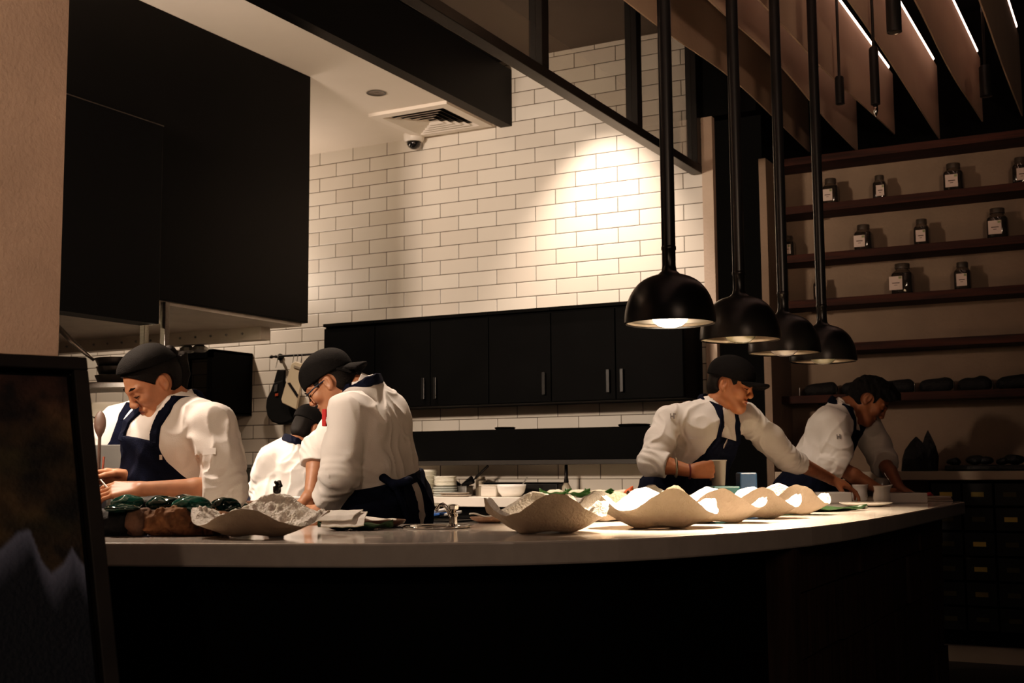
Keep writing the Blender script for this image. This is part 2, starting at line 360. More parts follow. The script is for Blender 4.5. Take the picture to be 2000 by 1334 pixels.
# ---------------------------------------------------------------- kitchen ceiling fittings
c = [onz(*p, 3.42) for p in ((720,220),(809,259),(977,250),(861,194))]
cx = -4.28; cy = 6.62
cen = sum(c, Vector())/4
dv = thing('ceiling_vent','square white ceiling vent with dark stepped louvres beside the black beam','vent',(cen.x,cen.y,3.42))
WPL = mat('white painted metal', (0.76,0.68,0.59), 0.6)
hs = 0.30
def ring(mb, h0, h1, z0, z1):
    for sx, sy in ((1,0),(-1,0),(0,1),(0,-1)):
        if sx: mb.add([(sx*h0,-h0,z0),(sx*h0,h0,z0),(sx*h1,h1,z1),(sx*h1,-h1,z1)], [(0,1,2,3)])
        else: mb.add([(-h0,sy*h0,z0),(h0,sy*h0,z0),(h1,sy*h1,z1),(-h1,sy*h1,z1)], [(0,1,2,3)])
m = MB(); ring(m, 0.30,0.30,0,-0.022); ring(m, 0.30,0.235,-0.022,-0.024)
local(dv, m.build('frame', WPL, None, fix=False))
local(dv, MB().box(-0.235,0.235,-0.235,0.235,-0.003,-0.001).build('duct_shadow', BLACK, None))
for h in (0.235,0.192,0.149,0.106,0.063):
    m = MB(); ring(m, h, h-0.032, -0.024, -0.004); local(dv, m.build('louvre', WPL, None, fix=False))
p = onz(735,181,3.42)
dl = thing('downlight','small chrome recessed downlight in the kitchen ceiling','light',(p.x,p.y,3.42))
local(dl, MB().lathe([(0.062,-0.004),(0.05,-0.004),(0.05,-0.0005)], (0,0,0), 28, cap1=False, cap0=False).build('trim_ring', mat('black ring',(0.02,0.02,0.02),0.3), None, smooth=True))
local(dl, MB().lathe([(0.05,-0.004),(0.03,-0.001),(0.012,-0.003),(0.0,-0.004)], (0,0,0), 28, cap0=False).build('reflector', mat('smoked reflector',(0.12,0.10,0.09),0.15,0.8), None, smooth=True))
p = onz(814,266,3.42)
sc_ = thing('ceiling_camera','white dome security camera on the ceiling by the tiled wall','camera',(p.x,min(p.y,7.06),3.42))
local(sc_, MB().lathe([(0.072,0),(0.072,-0.03),(0.06,-0.052)], (0,0,0), 28).build('housing', mat('camera white',(0.7,0.64,0.56),0.4), None, smooth=True, angle=40))
local(sc_, MB().lathe([(0.05,-0.05),(0.047,-0.07),(0.036,-0.088),(0.018,-0.099),(0,-0.102)], (0,0,0), 28).build('dome', mat('smoked dome',(0.012,0.012,0.012),0.08), None, smooth=True))
# ---------------------------------------------------------------- baffles over the dining side
FIN = mat('beige baffle board', (0.42,0.31,0.235), 0.85, var=0.06, vscale=3, bump=0.1, bscale=50)
LED = mat('led strip', (1,0.8,0.75), 0.5, emit=(1.0,0.68,0.56), estr=7)
fins = [
 ([(1220,0),(1288,54),(1344,92),(1416,140),(1444,162),(1498,216),(1524,240),(1582,298)], None, 'beige ceiling baffle nearest the glazed frame'),
 ([(1384,0),(1440,50),(1496,96),(1520,120),(1576,186),(1600,220),(1676,296)], None, 'second beige ceiling baffle out from the glazed frame'),
 ([(1480,0),(1516,30),(1572,96),(1596,124),(1676,196),(1748,260)], [(1636,0),(1700,84),(1752,156)], 'third beige ceiling baffle out from the glazed frame, pink light strip along its top'),
 ([(1658,0),(1704,64),(1760,152),(1836,272)], [(1752,-4),(1760,10),(1832,133)], 'fourth beige ceiling baffle out from the glazed frame, bright light strip on top'),
 ([(1790,0),(1856,140),(1920,236)], [(1860,0),(1920,126)], 'fifth beige ceiling baffle out from the glazed frame, bright light strip on top'),
 ([(1916,0),(1960,132),(1998,228)], [(1970,0),(2000,100)], 'beige ceiling baffle at the right end of the row'),
]
FE = 7.62
FINX = []
for bot, led, lab in fins:
    e = ony(*bot[-1], FE); X = e.x; FINX.append(X)
    bp = [onx(*q, X) for q in bot]; bp = [(v.y, v.z) for v in bp]
    y0, z0 = bp[0]
    if y0 > 0.6: bp = [(0.4, z0-0.02), (0.4+(y0-0.4)*0.5, z0-0.01)] + bp
    # smooth resample
    ys = np.linspace(bp[0][0], bp[-1][0], 60); zs = np.interp(ys, [b[0] for b in bp], [b[1] for b in bp])
    ker = np.ones(7)/7; zp = np.concatenate([[zs[0]]*3, zs, [zs[-1]]*3]); zs = np.convolve(zp, ker, 'valid')
    if led:
        lp = [onx(*q, X) for q in led]; ly = [v.y for v in lp]; lz = [v.z for v in lp]
        sl = (lz[-1]-lz[0])/(ly[-1]-ly[0])
        top = lambda y: min(3.80, lz[-1]+sl*0.6*(y-ly[-1]) if y < ly[-1] else lz[-1])
    else: top = lambda y: 3.62
    f = thing('ceiling_baffle', lab, 'baffle', (X, FE, 3.2), 'curved baffles under the dining ceiling')
    m = MB(); T = 0.008; n = len(ys); vs = []
    for y, z in zip(ys, zs):
        t = max(top(y), z+0.12); vs += [(X,y,z),(X,y,t),(X-T,y,t),(X-T,y,z)]
    fs = []
    for i in range(n-1):
        a = i*4; b = a+4
        for k in range(4): fs.append((a+k, a+(k+1)%4, b+(k+1)%4, b+k))
    fs += [(0,1,2,3), (n*4-1,n*4-2,n*4-3,n*4-4)]
    m.add(vs, fs); m.build('board', FIN, f)
    if led:
        tz = [max(top(y), z+0.12) for y, z in zip(ys, zs)]
        m = MB(); m.tube([(X-T/2, y, t+0.010) for y, t in zip(ys[:-1], tz[:-1])], 0.010, 8); m.build('light_strip', LED, f)
    for yy in (2.0, 4.0, 6.0):
        tt = max(top(yy), float(np.interp(yy, ys, zs))+0.12)
        if 3.86-tt > 0.01: MB().box(X-T*0.9,X-T*0.1,yy-0.01,yy+0.01,tt-0.005,3.87).build('hanger', BLACK, f)
# ---------------------------------------------------------------- track spotlights
SPB = mat('black spotlight body', (0.010,0.009,0.008), 0.35)
for (px,py,D,r,L,lab) in ((1745,20,4.3,0.026,0.16,'short black cylinder spotlight at the top edge between light strips'),(1708,150,5.6,0.021,0.26,'long black cylinder spotlight with a bare silver tip under the baffles'),(1640,178,6.0,0.022,0.13,'black cylinder spotlight tucked behind the second baffle'),(1925,160,6.2,0.03,0.15,'black cylinder spotlight beside the far bright light strip')):
    p = at(px, py, D)
    s = thing('track_spotlight', lab, 'spotlight', (p.x,p.y,p.z), 'track spotlights under the dining ceiling')
    local(s, MB().lathe([(r,-L/2),(r,L/2),(r*0.8,L/2+0.008)], (0,0,0), 24).build('body', SPB, None, smooth=True, angle=40))
    local(s, MB().lathe([(r*0.8,-L/2-0.002),(r*0.5,-L/2+0.004),(0,-L/2+0.004)], (0,0,0), 24, cap0=False).build('lens', mat('spot lens',(0.12,0.1,0.09),0.15,0.6), None, smooth=True))
    local(s, MB().tube([(0,0,L/2),(0,0,3.865-p.z)], 0.007, 8).build('stem', SPB, None))
    if px == 1708: local(s, MB().lathe([(0.011,-L/2-0.002),(0.011,-L/2-0.03),(0.004,-L/2-0.055),(0,-L/2-0.06)], (0,0,0), 14).build('tip', CHROME, None, smooth=True))
# ================================================================ pendants over the bar
PEND = [(-1.337,3.527),(-1.303,4.118),(-1.311,4.699),(-1.275,5.16)]; PZ = 1.545
PBL = mat('black enamel', (0.010,0.009,0.009), 0.30, var=0.2, vscale=6)
PIN = mat('brushed inner shade', (0.30,0.26,0.22), 0.35, 0.8)
labs = ['large black dome pendant lamp burning brightly, first in the row over the bar','black dome pendant lamp, second in the row over the bar, its bulb barely lit','black dome pendant lamp, third in the row over the bar, pinkish bulb below its rim','black dome pendant lamp, last in the row over the bar, furthest down the counter']
for i,(x,y) in enumerate(PEND):
    t = thing('pendant_lamp', labs[i], 'lamp', (x,y,PZ), 'pendant lamps in a row over the bar')
    R = 0.14
    out = [(R,-0.004)]+[(R*cos(a)**0.74, 0.146*sin(a)**1.02) for a in np.linspace(0,1.28,20)]
    inn = [(r-0.004, z-0.004) for r, z in reversed(out)]
    local(t, MB().lathe(out+inn, (0,0,0), 48, cap0=False, cap1=False).build('shade', [PBL], None, smooth=True, angle=50))
    local(t, MB().lathe([(R-0.005,0.0)]+[((R-0.007)*cos(a)**0.74, 0.139*sin(a)-0.006) for a in np.linspace(0.02,1.26,16)], (0,0,0), 48, cap0=False, cap1=False).build('reflector', PIN, None, smooth=True))
    local(t, MB().lathe([(0.054,0.1385),(0.047,0.1425),(0.036,0.145),(0.024,0.156),(0.021,0.172),(0.021,0.22),(0.023,0.223),(0.023,0.232),(0.021,0.235)], (0,0,0), 28).build('collar', PBL, None, smooth=True, angle=40))
    local(t, MB().tube([(0,0,0.23),(0,0,3.866-PZ)], 0.0215, 20).build('rod', PBL, None, smooth=True, angle=60))
    bulb = mat('lit bulb',(1,0.9,0.8),0.3,emit=(1,0.82,0.6),estr=16) if i==0 else mat('dim bulb %s'%'abcd'[i],(0.16,0.14,0.10),0.08,0.0,emit=((0.8,0.75,0.35),(0.8,0.7,0.35),(0.9,0.6,0.5),(0.75,0.7,0.4))[i],estr=(0,0.07,0.10,0.05)[i],coat=0.5)
    local(t, MB().lathe([(0.056,0.022),(0.056,0.012),(0.050,-0.002),(0.036,-0.013),(0.018,-0.018),(0,-0.019)], (0,0,0), 32).build('bulb', bulb, None, smooth=True))
# ================================================================ kitchen wall: cabinets, shelf, counter
YC = 6.80; CZ0, CZ1 = 1.505, 2.075
def cxp(px): return ony(px, 700, YC).x
HDL = mat('dark steel handle', (0.05,0.05,0.05), 0.3, 0.9)
units = [([632,732], [None], 'black one-door wall cabinet at the left end of the row on the tiles'),
         ([732,840,954], ['r','l'], 'black two-door wall cabinet, second unit from the left end'),
         ([954,1076], ['r'], 'black single-door wall cabinet in the middle of the row on the tiled wall'),
         ([1076,1202,1332], ['r','l'], 'black two-door wall cabinet at the right end, behind the lit pendant')]
for pxs, hs_, lab in units:
    xs = [cxp(p) for p in pxs]; xs[-1] = -2.50 if pxs[-1] == 1332 else xs[-1]
    t = thing('wall_cabinet', lab, 'cabinet', (xs[0],YC,CZ0), 'black wall cabinets')
    MB().box(xs[0]+0.001,xs[-1]-0.001,YC+0.022,YW-0.002,CZ0,CZ1).build('carcass', BLKM, t)
    MB().box(xs[0]+0.001,xs[-1]-0.001,YC-0.012,YW-0.002,CZ1,CZ1+0.022).build('top_board', BLKM, t, bevel=0.002)
    for i in range(len(pxs)-1):
        d = MB().box(xs[i]+0.003,xs[i+1]-0.003,YC,YC+0.021,CZ0+0.003,CZ1-0.012).build('door', BLKM, t, bevel=0.002)
        if hs_[i]:
            hx = xs[i+1]-0.045 if hs_[i]=='r' else xs[i]+0.045
            m = MB(); m.box(hx-0.011,hx+0.011,YC-0.022,YC-0.014,CZ0+0.045,CZ0+0.185); m.box(hx-0.006,hx+0.006,YC-0.014,YC,CZ0+0.055,CZ0+0.067); m.box(hx-0.006,hx+0.006,YC-0.014,YC,CZ0+0.163,CZ0+0.175)
            h = m.build('handle', HDL, None, bevel=0.002); h.parent = d
t = thing('shelf_box','long black box shelf on the tiles under the wall cabinets','shelf',(-3.7,6.85,1.12))
MB().box(-4.95,-2.50,6.85,YW-0.002,1.150,1.345).build('box', BLKM, t, bevel=0.003)
MB().box(-4.95,-2.50,6.845,YW-0.002,1.12,1.149).build('lip', mat('dark bronze lip',(0.02,0.017,0.014),0.4), t, bevel=0.002)
for (px,w,lab) in ((982,0.06,'small flat black dish lying on the left of the long black shelf'),(1235,0.09,'small flat black tray lying on the right of the long black shelf')):
    X = ony(px,830,6.9).x; tag(MB().lathe([(w,0),(w+0.01,0.012),(w,0.016),(w-0.01,0.006),(0,0.006)], (X,6.93,1.3455), 20).build('dish', BLKM, smooth=True, angle=40), lab, 'dish')
t = thing('back_counter','white topped counter against the tiled wall','counter',(-3.9,6.7,0))
MB().box(-5.2,-2.50,6.66,YW-0.002,0.862,0.92).build('worktop', mat('white counter',(0.78,0.72,0.64),0.3,var=0.03,vscale=10), t, bevel=0.003)
for i in range(5): 
    d = MB().box(-5.2+i*0.54+0.003,-5.2+(i+1)*0.54-0.003,6.72,6.75,0.1,0.855).build('door', BLKM, t, bevel=0.002)
    MB().box(-5.2+i*0.54+0.1,-5.2+(i+1)*0.54-0.1,6.705,6.72,0.79,0.805).build('handle', HDL, d)
MB().box(-5.2,-2.50,6.75,YW-0.002,0.0,0.862).build('carcass', BLKM, t)
t = thing('steel_counter','stainless steel counter left of the small chef, against the tiles','counter',(-6.5,6.6,0))
MB().box(-8.6,-5.21,6.45,YW-0.002,0.88,0.93).build('worktop', STEEL, t, bevel=0.003); MB().box(-8.55,-5.25,6.5,YW-0.01,0.0,0.88).build('cabinet', STEELD, t)
# ---------------------------------------------------------------- stacked plates
GP = mat('pale glass plate', (0.80,0.78,0.68), 0.12, var=0.05, vscale=30, coat=0.3); TEAL = mat('teal rim plate', (0.42,0.45,0.42), 0.2); 
def plate(r, h=0.014): return [(r*0.55,0),(r*0.62,0.0),(r*0.7,0.003),(r,h),(r-0.002,h+0.003),(r*0.68,0.006),(0,0.004)]
X1 = ony(824,960,6.87).x; Z = 0.9205
b = tag(MB().lathe([(0.05,0),(0.085,0.02),(0.100,0.042),(0.098,0.045),(0.08,0.022),(0.0,0.006)], (X1,6.87,Z), 36).build('serving_bowl', WHITEP, smooth=True), 'cream bowl at the bottom of the taller plate stack, on the white counter', 'bowl')
base = None; N1 = 15
for i in range(N1):
    lab = 'clear glass plate in the taller stack, ' + ('topmost of it' if i == N1-1 else ORD[N1-1-i]+' from its top')
    loc = (X1+0.004*sin(i*2.1), 6.87+0.004*cos(i*1.7), Z+0.036+i*0.0085)
    if base is None:
        base = MB().lathe(plate(0.103), (0,0,0), 40).build('dinner_plate', GP, smooth=True); base.location = loc; tag(base, lab, 'plate', 'plates in the taller stack')
    else: dup(base, loc, lab)
X2 = ony(870,960,6.87).x; base = None; N2 = 11
for i in range(N2):
    lab = 'small plate in the lower stack, ' + ('topmost of it' if i == N2-1 else ORD[N2-1-i]+' from its top')
    teal = i < 4; loc = (X2+0.003*sin(i*1.9), 6.87+0.003*cos(i*2.3), Z+(i*0.0155 if teal else 4*0.0155+(i-4)*0.0085))
    if i in (0,4):
        base = MB().lathe([(0.06,0),(0.078,0.004),(0.082,0.013),(0.079,0.0148),(0.07,0.006),(0,0.004)] if teal else plate(0.076), (0,0,0), 36).build('side_plate', TEAL if teal else GP, smooth=True); base.location = loc; tag(base, lab.replace('small plate', 'small teal edged plate' if teal else 'small clear plate'), 'plate', 'plates in the lower stack')
    else: dup(base, loc, lab.replace('small plate', 'small teal edged plate' if teal else 'small clear plate'))
def ovaltray(X, Y, z, a, b_, lab):
    m = MB(); n = 36
    prof = [(0.8,0),(1.0,0.010),(0.985,0.013),(0.8,0.004),(0.0,0.004)]
    vs = [(a*r*cos(2*pi*k/n), b_*r*sin(2*pi*k/n), h) for r,h in prof for k in range(n)]
    fs = [(i*n+k,i*n+(k+1)%n,(i+1)*n+(k+1)%n,(i+1)*n+k) for i in range(len(prof)-1) for k in range(n)]+[tuple(range(n-1,-1,-1))]
    m.add(vs, fs); o = m.build('serving_tray', mat('dull tray',(0.35,0.3,0.25),0.25,0.3), smooth=True); o.location = (X,Y,z); return tag(o, lab, 'tray')
Xt = ony(888,967,6.76).x
ovaltray(Xt,6.775,Z,0.11,0.07,'lower of two flat oval trays in front of the small plates'); ovaltray(Xt-0.01,6.775,Z+0.0135,0.105,0.066,'upper of two flat oval trays in front of the small plates')
# pot with black tools
Xp = ony(903,958,6.93).x
t = thing('steel_pot','small square steel pot holding black kitchen tools','pot',(Xp,6.95,Z))
MB().box(Xp-0.045,Xp+0.045,6.905,6.995,Z,Z+0.065).build('body', STEELD, t, bevel=0.006); MB().box(Xp-0.05,Xp+0.05,6.90,7.0,Z+0.062,Z+0.066).build('rim', STEELD, t)
BP = mat('black plastic', (0.005,0.005,0.005), 0.4, spec=0.3)
p0 = Vector((Xp+0.03,6.95,Z+0.068)); p1 = ony(953,910,6.93)
tag(MB().tube([p0, p0.lerp(p1,0.35), p0.lerp(p1,0.4), p1],[0.005,0.005,0.008,0.008],8).build('ladle', BP), 'long black handled ladle leaning out of the small steel pot', 'ladle')
m = MB(); 
for a,b2 in (((-0.03,0,0.07),(-0.09,0.0,0.105)),((-0.02,0.02,0.07),(0.05,0.02,0.12)),((0.0,-0.02,0.07),(0.09,-0.03,0.095))): m.tube([(Xp+a[0],6.95+a[1],Z+a[2]),(Xp+b2[0],6.95+b2[1],Z+b2[2])],[0.012,0.014],8)
tag(m.build('tongs', BP), 'black tongs lying across the small steel pot', 'tongs')
def can(X,Y,z,w,d,h,name,lab,m_,cat,r=0.01):
    t = thing(name,lab,cat,(X,Y,z)); MB().box(X-w/2,X+w/2,Y-d/2,Y+d/2,z,z+h*0.93).build('body',m_,t,bevel=r,seg=3); MB().box(X-w/2-0.008,X+w/2+0.008,Y-d/2-0.008,Y+d/2+0.008,z+h*0.93,z+h).build('rim',m_,t,bevel=0.002); return t
Xc = ony(935,958,7.0).x; 
tag(MB().lathe([(0.035,0),(0.035,0.10),(0.028,0.108),(0.028,0.125),(0,0.127)],(Xc,7.03,Z),20).build('canister', mat('grey canister',(0.3,0.26,0.2),0.3,0.4), smooth=True, angle=40), 'slim grey canister behind the steel food container', 'canister')
Xc = ony(952,957,6.80).x; can(Xc,6.86,Z,0.115,0.10,0.075,'food_container','pale steel food container left of the white bowl',mat('pale container',(0.62,0.57,0.5),0.3),'container')
Xb = ony(996,957,6.8).x
t = thing('mixing_bowl','white footed bowl with a spoon, on the white counter','bowl',(Xb,6.82,Z))
MB().lathe([(0.055,0),(0.06,0.003),(0.082,0.03),(0.09,0.06),(0.093,0.078),(0.089,0.078),(0.078,0.03),(0.05,0.01),(0,0.008)],(Xb,6.82,Z),40).build('bowl', WHITEP, t, smooth=True)
tag(MB().tube([(Xb+0.03,6.82,Z+0.02),(Xb+0.085,6.82,Z+0.084),(Xb+0.112,6.82,Z+0.118)],[0.004,0.004,0.006],8).build('spoon', STEELD), 'dark spoon standing in the white bowl', 'spoon')
Xk = ony(1010,955,7.05).x; t = can(Xk+0.03,7.06,Z,0.56,0.10,0.088,'black_bin','long low black bin along the tiles behind the white bowl',BP,'bin')
# brush hanging from the shelf
Xh = ony(1103,915,6.95).x
t = thing('spray_bottle','clear bottle with a tall black neck hanging under the long black shelf','bottle',(Xh,6.97,Z))
MB().lathe([(0.028,0.0),(0.03,0.02),(0.028,0.06),(0.013,0.085)],(Xh,6.97,Z),20).build('bottle', mat('cloudy plastic',(0.45,0.4,0.32),0.25,var=0.05), t, smooth=True)
MB().lathe([(0.013,0.085),(0.016,0.09),(0.011,0.12),(0.010,0.197),(0,0.199)],(Xh,6.97,Z),16).build('neck', BP, t, smooth=True)
# banana leaf pieces with food
LEAF = mat('banana leaf', (0.035,0.11,0.025), 0.38, var=0.4, vscale=18, bump=0.2, bscale=40); LEAFD = mat('dark leaf',(0.012,0.04,0.012),0.35,var=0.4,vscale=14,bump=0.3,bscale=60)
COC = mat('cream food', (0.75,0.66,0.5), 0.6, var=0.1, vscale=40)
def leaf(name, c, L, W, rz, lab, m_=LEAF, curl=0.02, food=True, group=None):
    t = thing(name, lab, 'leaf', c, group)
    m = MB()
    def fn(u, v):
        a = (u-0.5)*2; w = W*(1-abs(a)**2.6)*(0.5+0.5*1); y = (v-0.5)*w
        return (a*L/2, y, 0.004+curl*(abs(v-0.5)*2)**2*1.0+curl*0.8*abs(a)**3+0.004*sin(a*9+v*5))
    m.grid(fn, 21, 9); o = local(t, m.build('blade', m_, None, smooth=True)); sd = o.modifiers.new('s','SOLIDIFY'); sd.thickness = 0.0025; sd.offset = 1
    local(t, MB().tube([(-L/2*0.98,0,0.006+curl*0.8),(0,0,0.004),(L/2*0.98,0,0.006+curl*0.8)],0.003,6).build('midrib', m_, None))
    t.rotation_euler = (0,0,rz)
    return t
k = 0
for px, py, Y, L, rz, fd in ((1085,965,6.75,0.20,0.2,1),(1128,967,6.72,0.19,-0.25,1),(1168,966,6.74,0.16,0.15,1),(1215,966,6.76,0.15,-0.1,1)):
    X = ony(px,py,Y).x
    leaf('banana_leaf',(X,Y,0.9205),L,0.11,rz,['green banana leaf piece on the white counter, leftmost of its row','green banana leaf piece on the white counter, second in its row, most open','green banana leaf piece on the white counter, third in its row','green banana leaf piece under the orange garnish'][k],group='banana leaf pieces on the white counter',curl=0.028)
    blob('coconut_slice',[ell((X,Y,0.945),(0.045,0.03,0.02),WORLD),ell((X+0.03,Y-0.01,0.952),(0.03,0.02,0.014),WORLD),ell((X-0.035,Y+0.01,0.948),(0.03,0.02,0.014),WORLD)],COC,None,0.004,(0.004,60))
    tag(COL.objects[-1] if False else bpy.data.objects[[o.name for o in bpy.data.objects if o.name.startswith('coconut_slice')][-1]],['pale food on the leftmost banana leaf','pale food on the second banana leaf','pale food on the third banana leaf','pale food beside the orange garnish'][k],'food')
    k += 1
Xg = ony(1232,959,6.7).x
g_ = blob('orange_garnish',[cap((Xg-0.03,6.70,0.955),(Xg+0.01,6.70,0.985),0.010,0.007),cap((Xg-0.02,6.7,0.95),(Xg+0.035,6.7,0.96),0.011,0.008)],mat('orange salmon',(0.75,0.13,0.03),0.4),None,0.003); tag(g_,'orange garnish on the rightmost banana leaf','food')
# ---------------------------------------------------------------- black wall box, rail and tools on the tiles (left)
XB = -6.025
t = thing('wall_box_shelf','open black box shelf on the tiles behind the ponytailed chef','shelf',(XB,6.7,1.51))
m = MB(); x0 = XB-0.62
MB().box(XB-0.02,XB,6.716,YW-0.002,1.51,1.965).build('side_panel', BLKM, t); MB().box(x0,x0+0.02,6.716,YW-0.002,1.51,1.965).build('side_panel', BLKM, t)
MB().box(x0,XB,6.716,YW-0.002,1.945,1.966).build('top_panel', BLKM, t); MB().box(x0,XB,6.716,YW-0.002,1.50,1.52).build('bottom_panel', BLKM, t)
MB().box(XB-0.14,XB,6.70,6.716,1.51,1.545).build('front_lip', BLKM, t); MB().box(XB-0.05,XB,6.70,6.716,1.51,1.965).build('front_stile', BLKM, t); MB().box(x0,XB,6.70,6.716,1.905,1.965).build('front_rail', BLKM, t)
CLR = mat('cloudy plastic tub', (0.55,0.5,0.44), 0.25, var=0.06, vscale=20)
for i,(dx,w,lab) in enumerate(((-0.11,0.10,'cloudy plastic tub in the black box shelf, behind the ponytail'),(-0.32,0.16,'cloudy plastic tub deeper in the black box shelf'))):
    can(XB+dx,6.85,1.5205,w,0.12,0.085,'plastic_tub',lab,CLR,'tub')
WB = woodmat('brown wood bowl',(0.07,0.035,0.018),(0.16,0.085,0.045),0.5)
base = None
for i in range(3):
    loc = (XB-0.17,6.97,1.5205+i*0.035); lab = 'brown wooden bowl nested in the black box shelf, '+['lowest','middle','topmost'][i]+' of three'
    if base is None: base = tag(MB().lathe([(0.06,0),(0.10,0.03),(0.125,0.075),(0.12,0.078),(0.09,0.032),(0,0.01)],(0,0,0),32).build('wooden_bowl',WB,smooth=True),lab,'bowl','wooden bowls in the black box shelf'); base.location = loc
    else: dup(base,loc,lab)
t = thing('utensil_rail','thin black rail with hooks on the tiles','rail',(-5.6,7.08,1.93))
ra, rb2 = ony(532,697,7.08), ony(606,692,7.08); zr = (ra.z+rb2.z)/2
MB().tube([(ra.x,7.08,zr),(rb2.x+0.12,7.08,zr)],0.009,10).build('bar', BP, t)
for x in (ra.x+0.03, rb2.x+0.09): MB().lathe([(0.026,0),(0.026,0.01),(0.011,0.014),(0.011,0.06)],(x,YW-0.001,zr),16,axes=(Vector((1,0,0)),Vector((0,0,1)),Vector((0,-1,0)))).build('bracket', BP, t, smooth=True, angle=40)
MB().lathe([(0.0,-0.02),(0.012,-0.012),(0.014,0),(0.009,0.01)],(ra.x-0.005,7.08,zr),14,axes=(Vector((0,1,0)),Vector((0,0,1)),Vector((1,0,0)))).build('finial', BP, t, smooth=True)
for px in (541,572,580,588): 
    q = ony(px,697,7.07); MB().tube([(q.x,7.08,zr+0.01),(q.x+0.012,7.066,zr-0.005),(q.x+0.004,7.062,zr-0.06),(q.x+0.006,7.05,zr-0.085)],0.0025,6).build('hook', STEELD, t)
def flat(name, pts, Y, th, m_, parent=None, bevel=0.006):
    P = [ony(px,py,Y) for px,py in pts]; n = len(P)
    m = MB(); m.add([(p.x,Y,p.z) for p in P]+[(p.x,Y+th,p.z) for p in P],[tuple(range(n)),tuple(range(2*n-1,n-1,-1))]+[(i,n+i,n+(i+1)%n,(i+1)%n) for i in range(n)])
    return m.build(name, m_, parent, bevel=bevel)
t = thing('oven_mitt','long black padded mitt hanging from the rail','mitt',(-5.75,7.05,1.6))
flat('body',[(533,747),(552,742),(556,770),(556,785),(583,800),(580,812),(570,822),(557,828),(543,829),(530,824),(521,812),(518,795),(520,778),(528,762)],7.035,0.045,mat('black padded cloth',(0.004,0.004,0.004),0.85,spec=0.2),t,0.012)
flat('strap',[(541,722),(556,723),(554,748),(534,747)],7.045,0.02,mat('black padded cloth',(0.008,0.008,0.008),0.8),t)
flat('tab',[(536,752),(542,750),(541,764),(535,766)],7.030,0.004,mat('grey tab',(0.06,0.06,0.06),0.5),t,0.001); flat('tab',[(537,769),(543,768),(543,773),(537,774)],7.030,0.004,mat('orange print',(0.35,0.06,0.02),0.6),t,0.001)
t = thing('vegetable_slicer','cream slicing board with a dark slanted blade, hanging from the rail','slicer',(-5.6,7.03,1.6))
flat('board',[(569,710),(577,706),(589,710),(593,722),(578,800),(551,787),(549,780)],6.995,0.018,mat('cream plastic',(0.62,0.52,0.38),0.4),t,0.004)
flat('blade',[(561,748),(566,747),(582,771),(580,777)],6.990,0.006,mat('dark blade',(0.05,0.05,0.055),0.3,0.7),t,0.001)
flat('handle_slot',[(574,713),(588,718),(586,722),(573,718)],6.990,0.006,mat('slot grey',(0.3,0.26,0.2),0.5),t,0.001)
for i,(px,y0,y1,lab) in enumerate(((461,839,889,'black handled knife on the tiles right of the ponytailed chef'),)):
    t = thing('kitchen_knife',lab,'knife',tuple(ony(px,860,7.1)))
    flat('handle',[(px-3,858),(px+3,858),(px+2,y1+4),(px-3,y1+4)],7.10,0.02,BP,t,0.003); flat('blade',[(px-2,846),(px+2,846),(px+2,858),(px-2,858)],7.11,0.004,STEELD,t,0.0005)
    flat('bolster',[(px-4,849),(px+9,847),(px+9,855),(px-4,857)],7.105,0.012,BP,t,0.002)
# tall grey pot at the back counter, left of the small chef
pq = ony(492,960,6.8)
t = thing('steel_bin','grey tapered steel bin on the steel counter left of the small chef','bin',(pq.x,6.8,0.9305))
MB().lathe([(0.075,0),(0.125,0.17),(0.132,0.172),(0.132,0.20),(0.118,0.20),(0.072,0.01),(0,0.01)],(pq.x+0.02,6.8,0.9305),4,axes=(Vector((0.707,0.707,0)),Vector((-0.707,0.707,0)),Vector((0,0,1)))).build('body', mat('grey steel bin',(0.12,0.12,0.105),0.35,0.7), t)
MB().lathe([(0.136,0.185),(0.14,0.19),(0.136,0.206)],(pq.x+0.02,6.8,0.9305),4,axes=(Vector((0.707,0.707,0)),Vector((-0.707,0.707,0)),Vector((0,0,1))),cap0=False,cap1=False).build('rim', STEELD, t)
# ---------------------------------------------------------------- steel rack with pans (under the hood, left)
DR = 5.98
def rk(px,py,d=DR): return at(px,py,d)
pa = rk(276,650); pb = rk(316,650); shz = rk(205,752).z
t = thing('steel_rack','stainless rack with two posts under the hood, holding pans','rack',(pa.x,pa.y,0))
a0 = rk(90,752); a1 = rk(322,752); axd = (Vector((a1.x-a0.x,a1.y-a0.y,0))).normalized(); ayd = Vector((-axd.y,axd.x,0)); L2 = (a1-a0).length/2
cm = (a0+a1)/2
for z,nm in ((shz,'shelf'),(shz-0.42,'shelf')):
    c_ = Vector((cm.x,cm.y,z))+ayd*0.17; MB().obox(c_,axd,ayd,Vector((0,0,1)),L2,0.18,0.014).build(nm, STEEL, t, bevel=0.003)
for p_ in (pa, pb): MB().box(p_.x-0.016,p_.x+0.016,p_.y-0.016+0.02,p_.y+0.016+0.02,0.0,1.92).build('post', STEEL, t, bevel=0.002)
for p_ in (rk(95,752),): MB().box(p_.x-0.016,p_.x+0.016,p_.y+0.01,p_.y+0.042,0.0,1.92).build('post', STEEL, t, bevel=0.002)
PAN = mat('dark pan steel', (0.16,0.145,0.13), 0.28, 0.9, var=0.1)
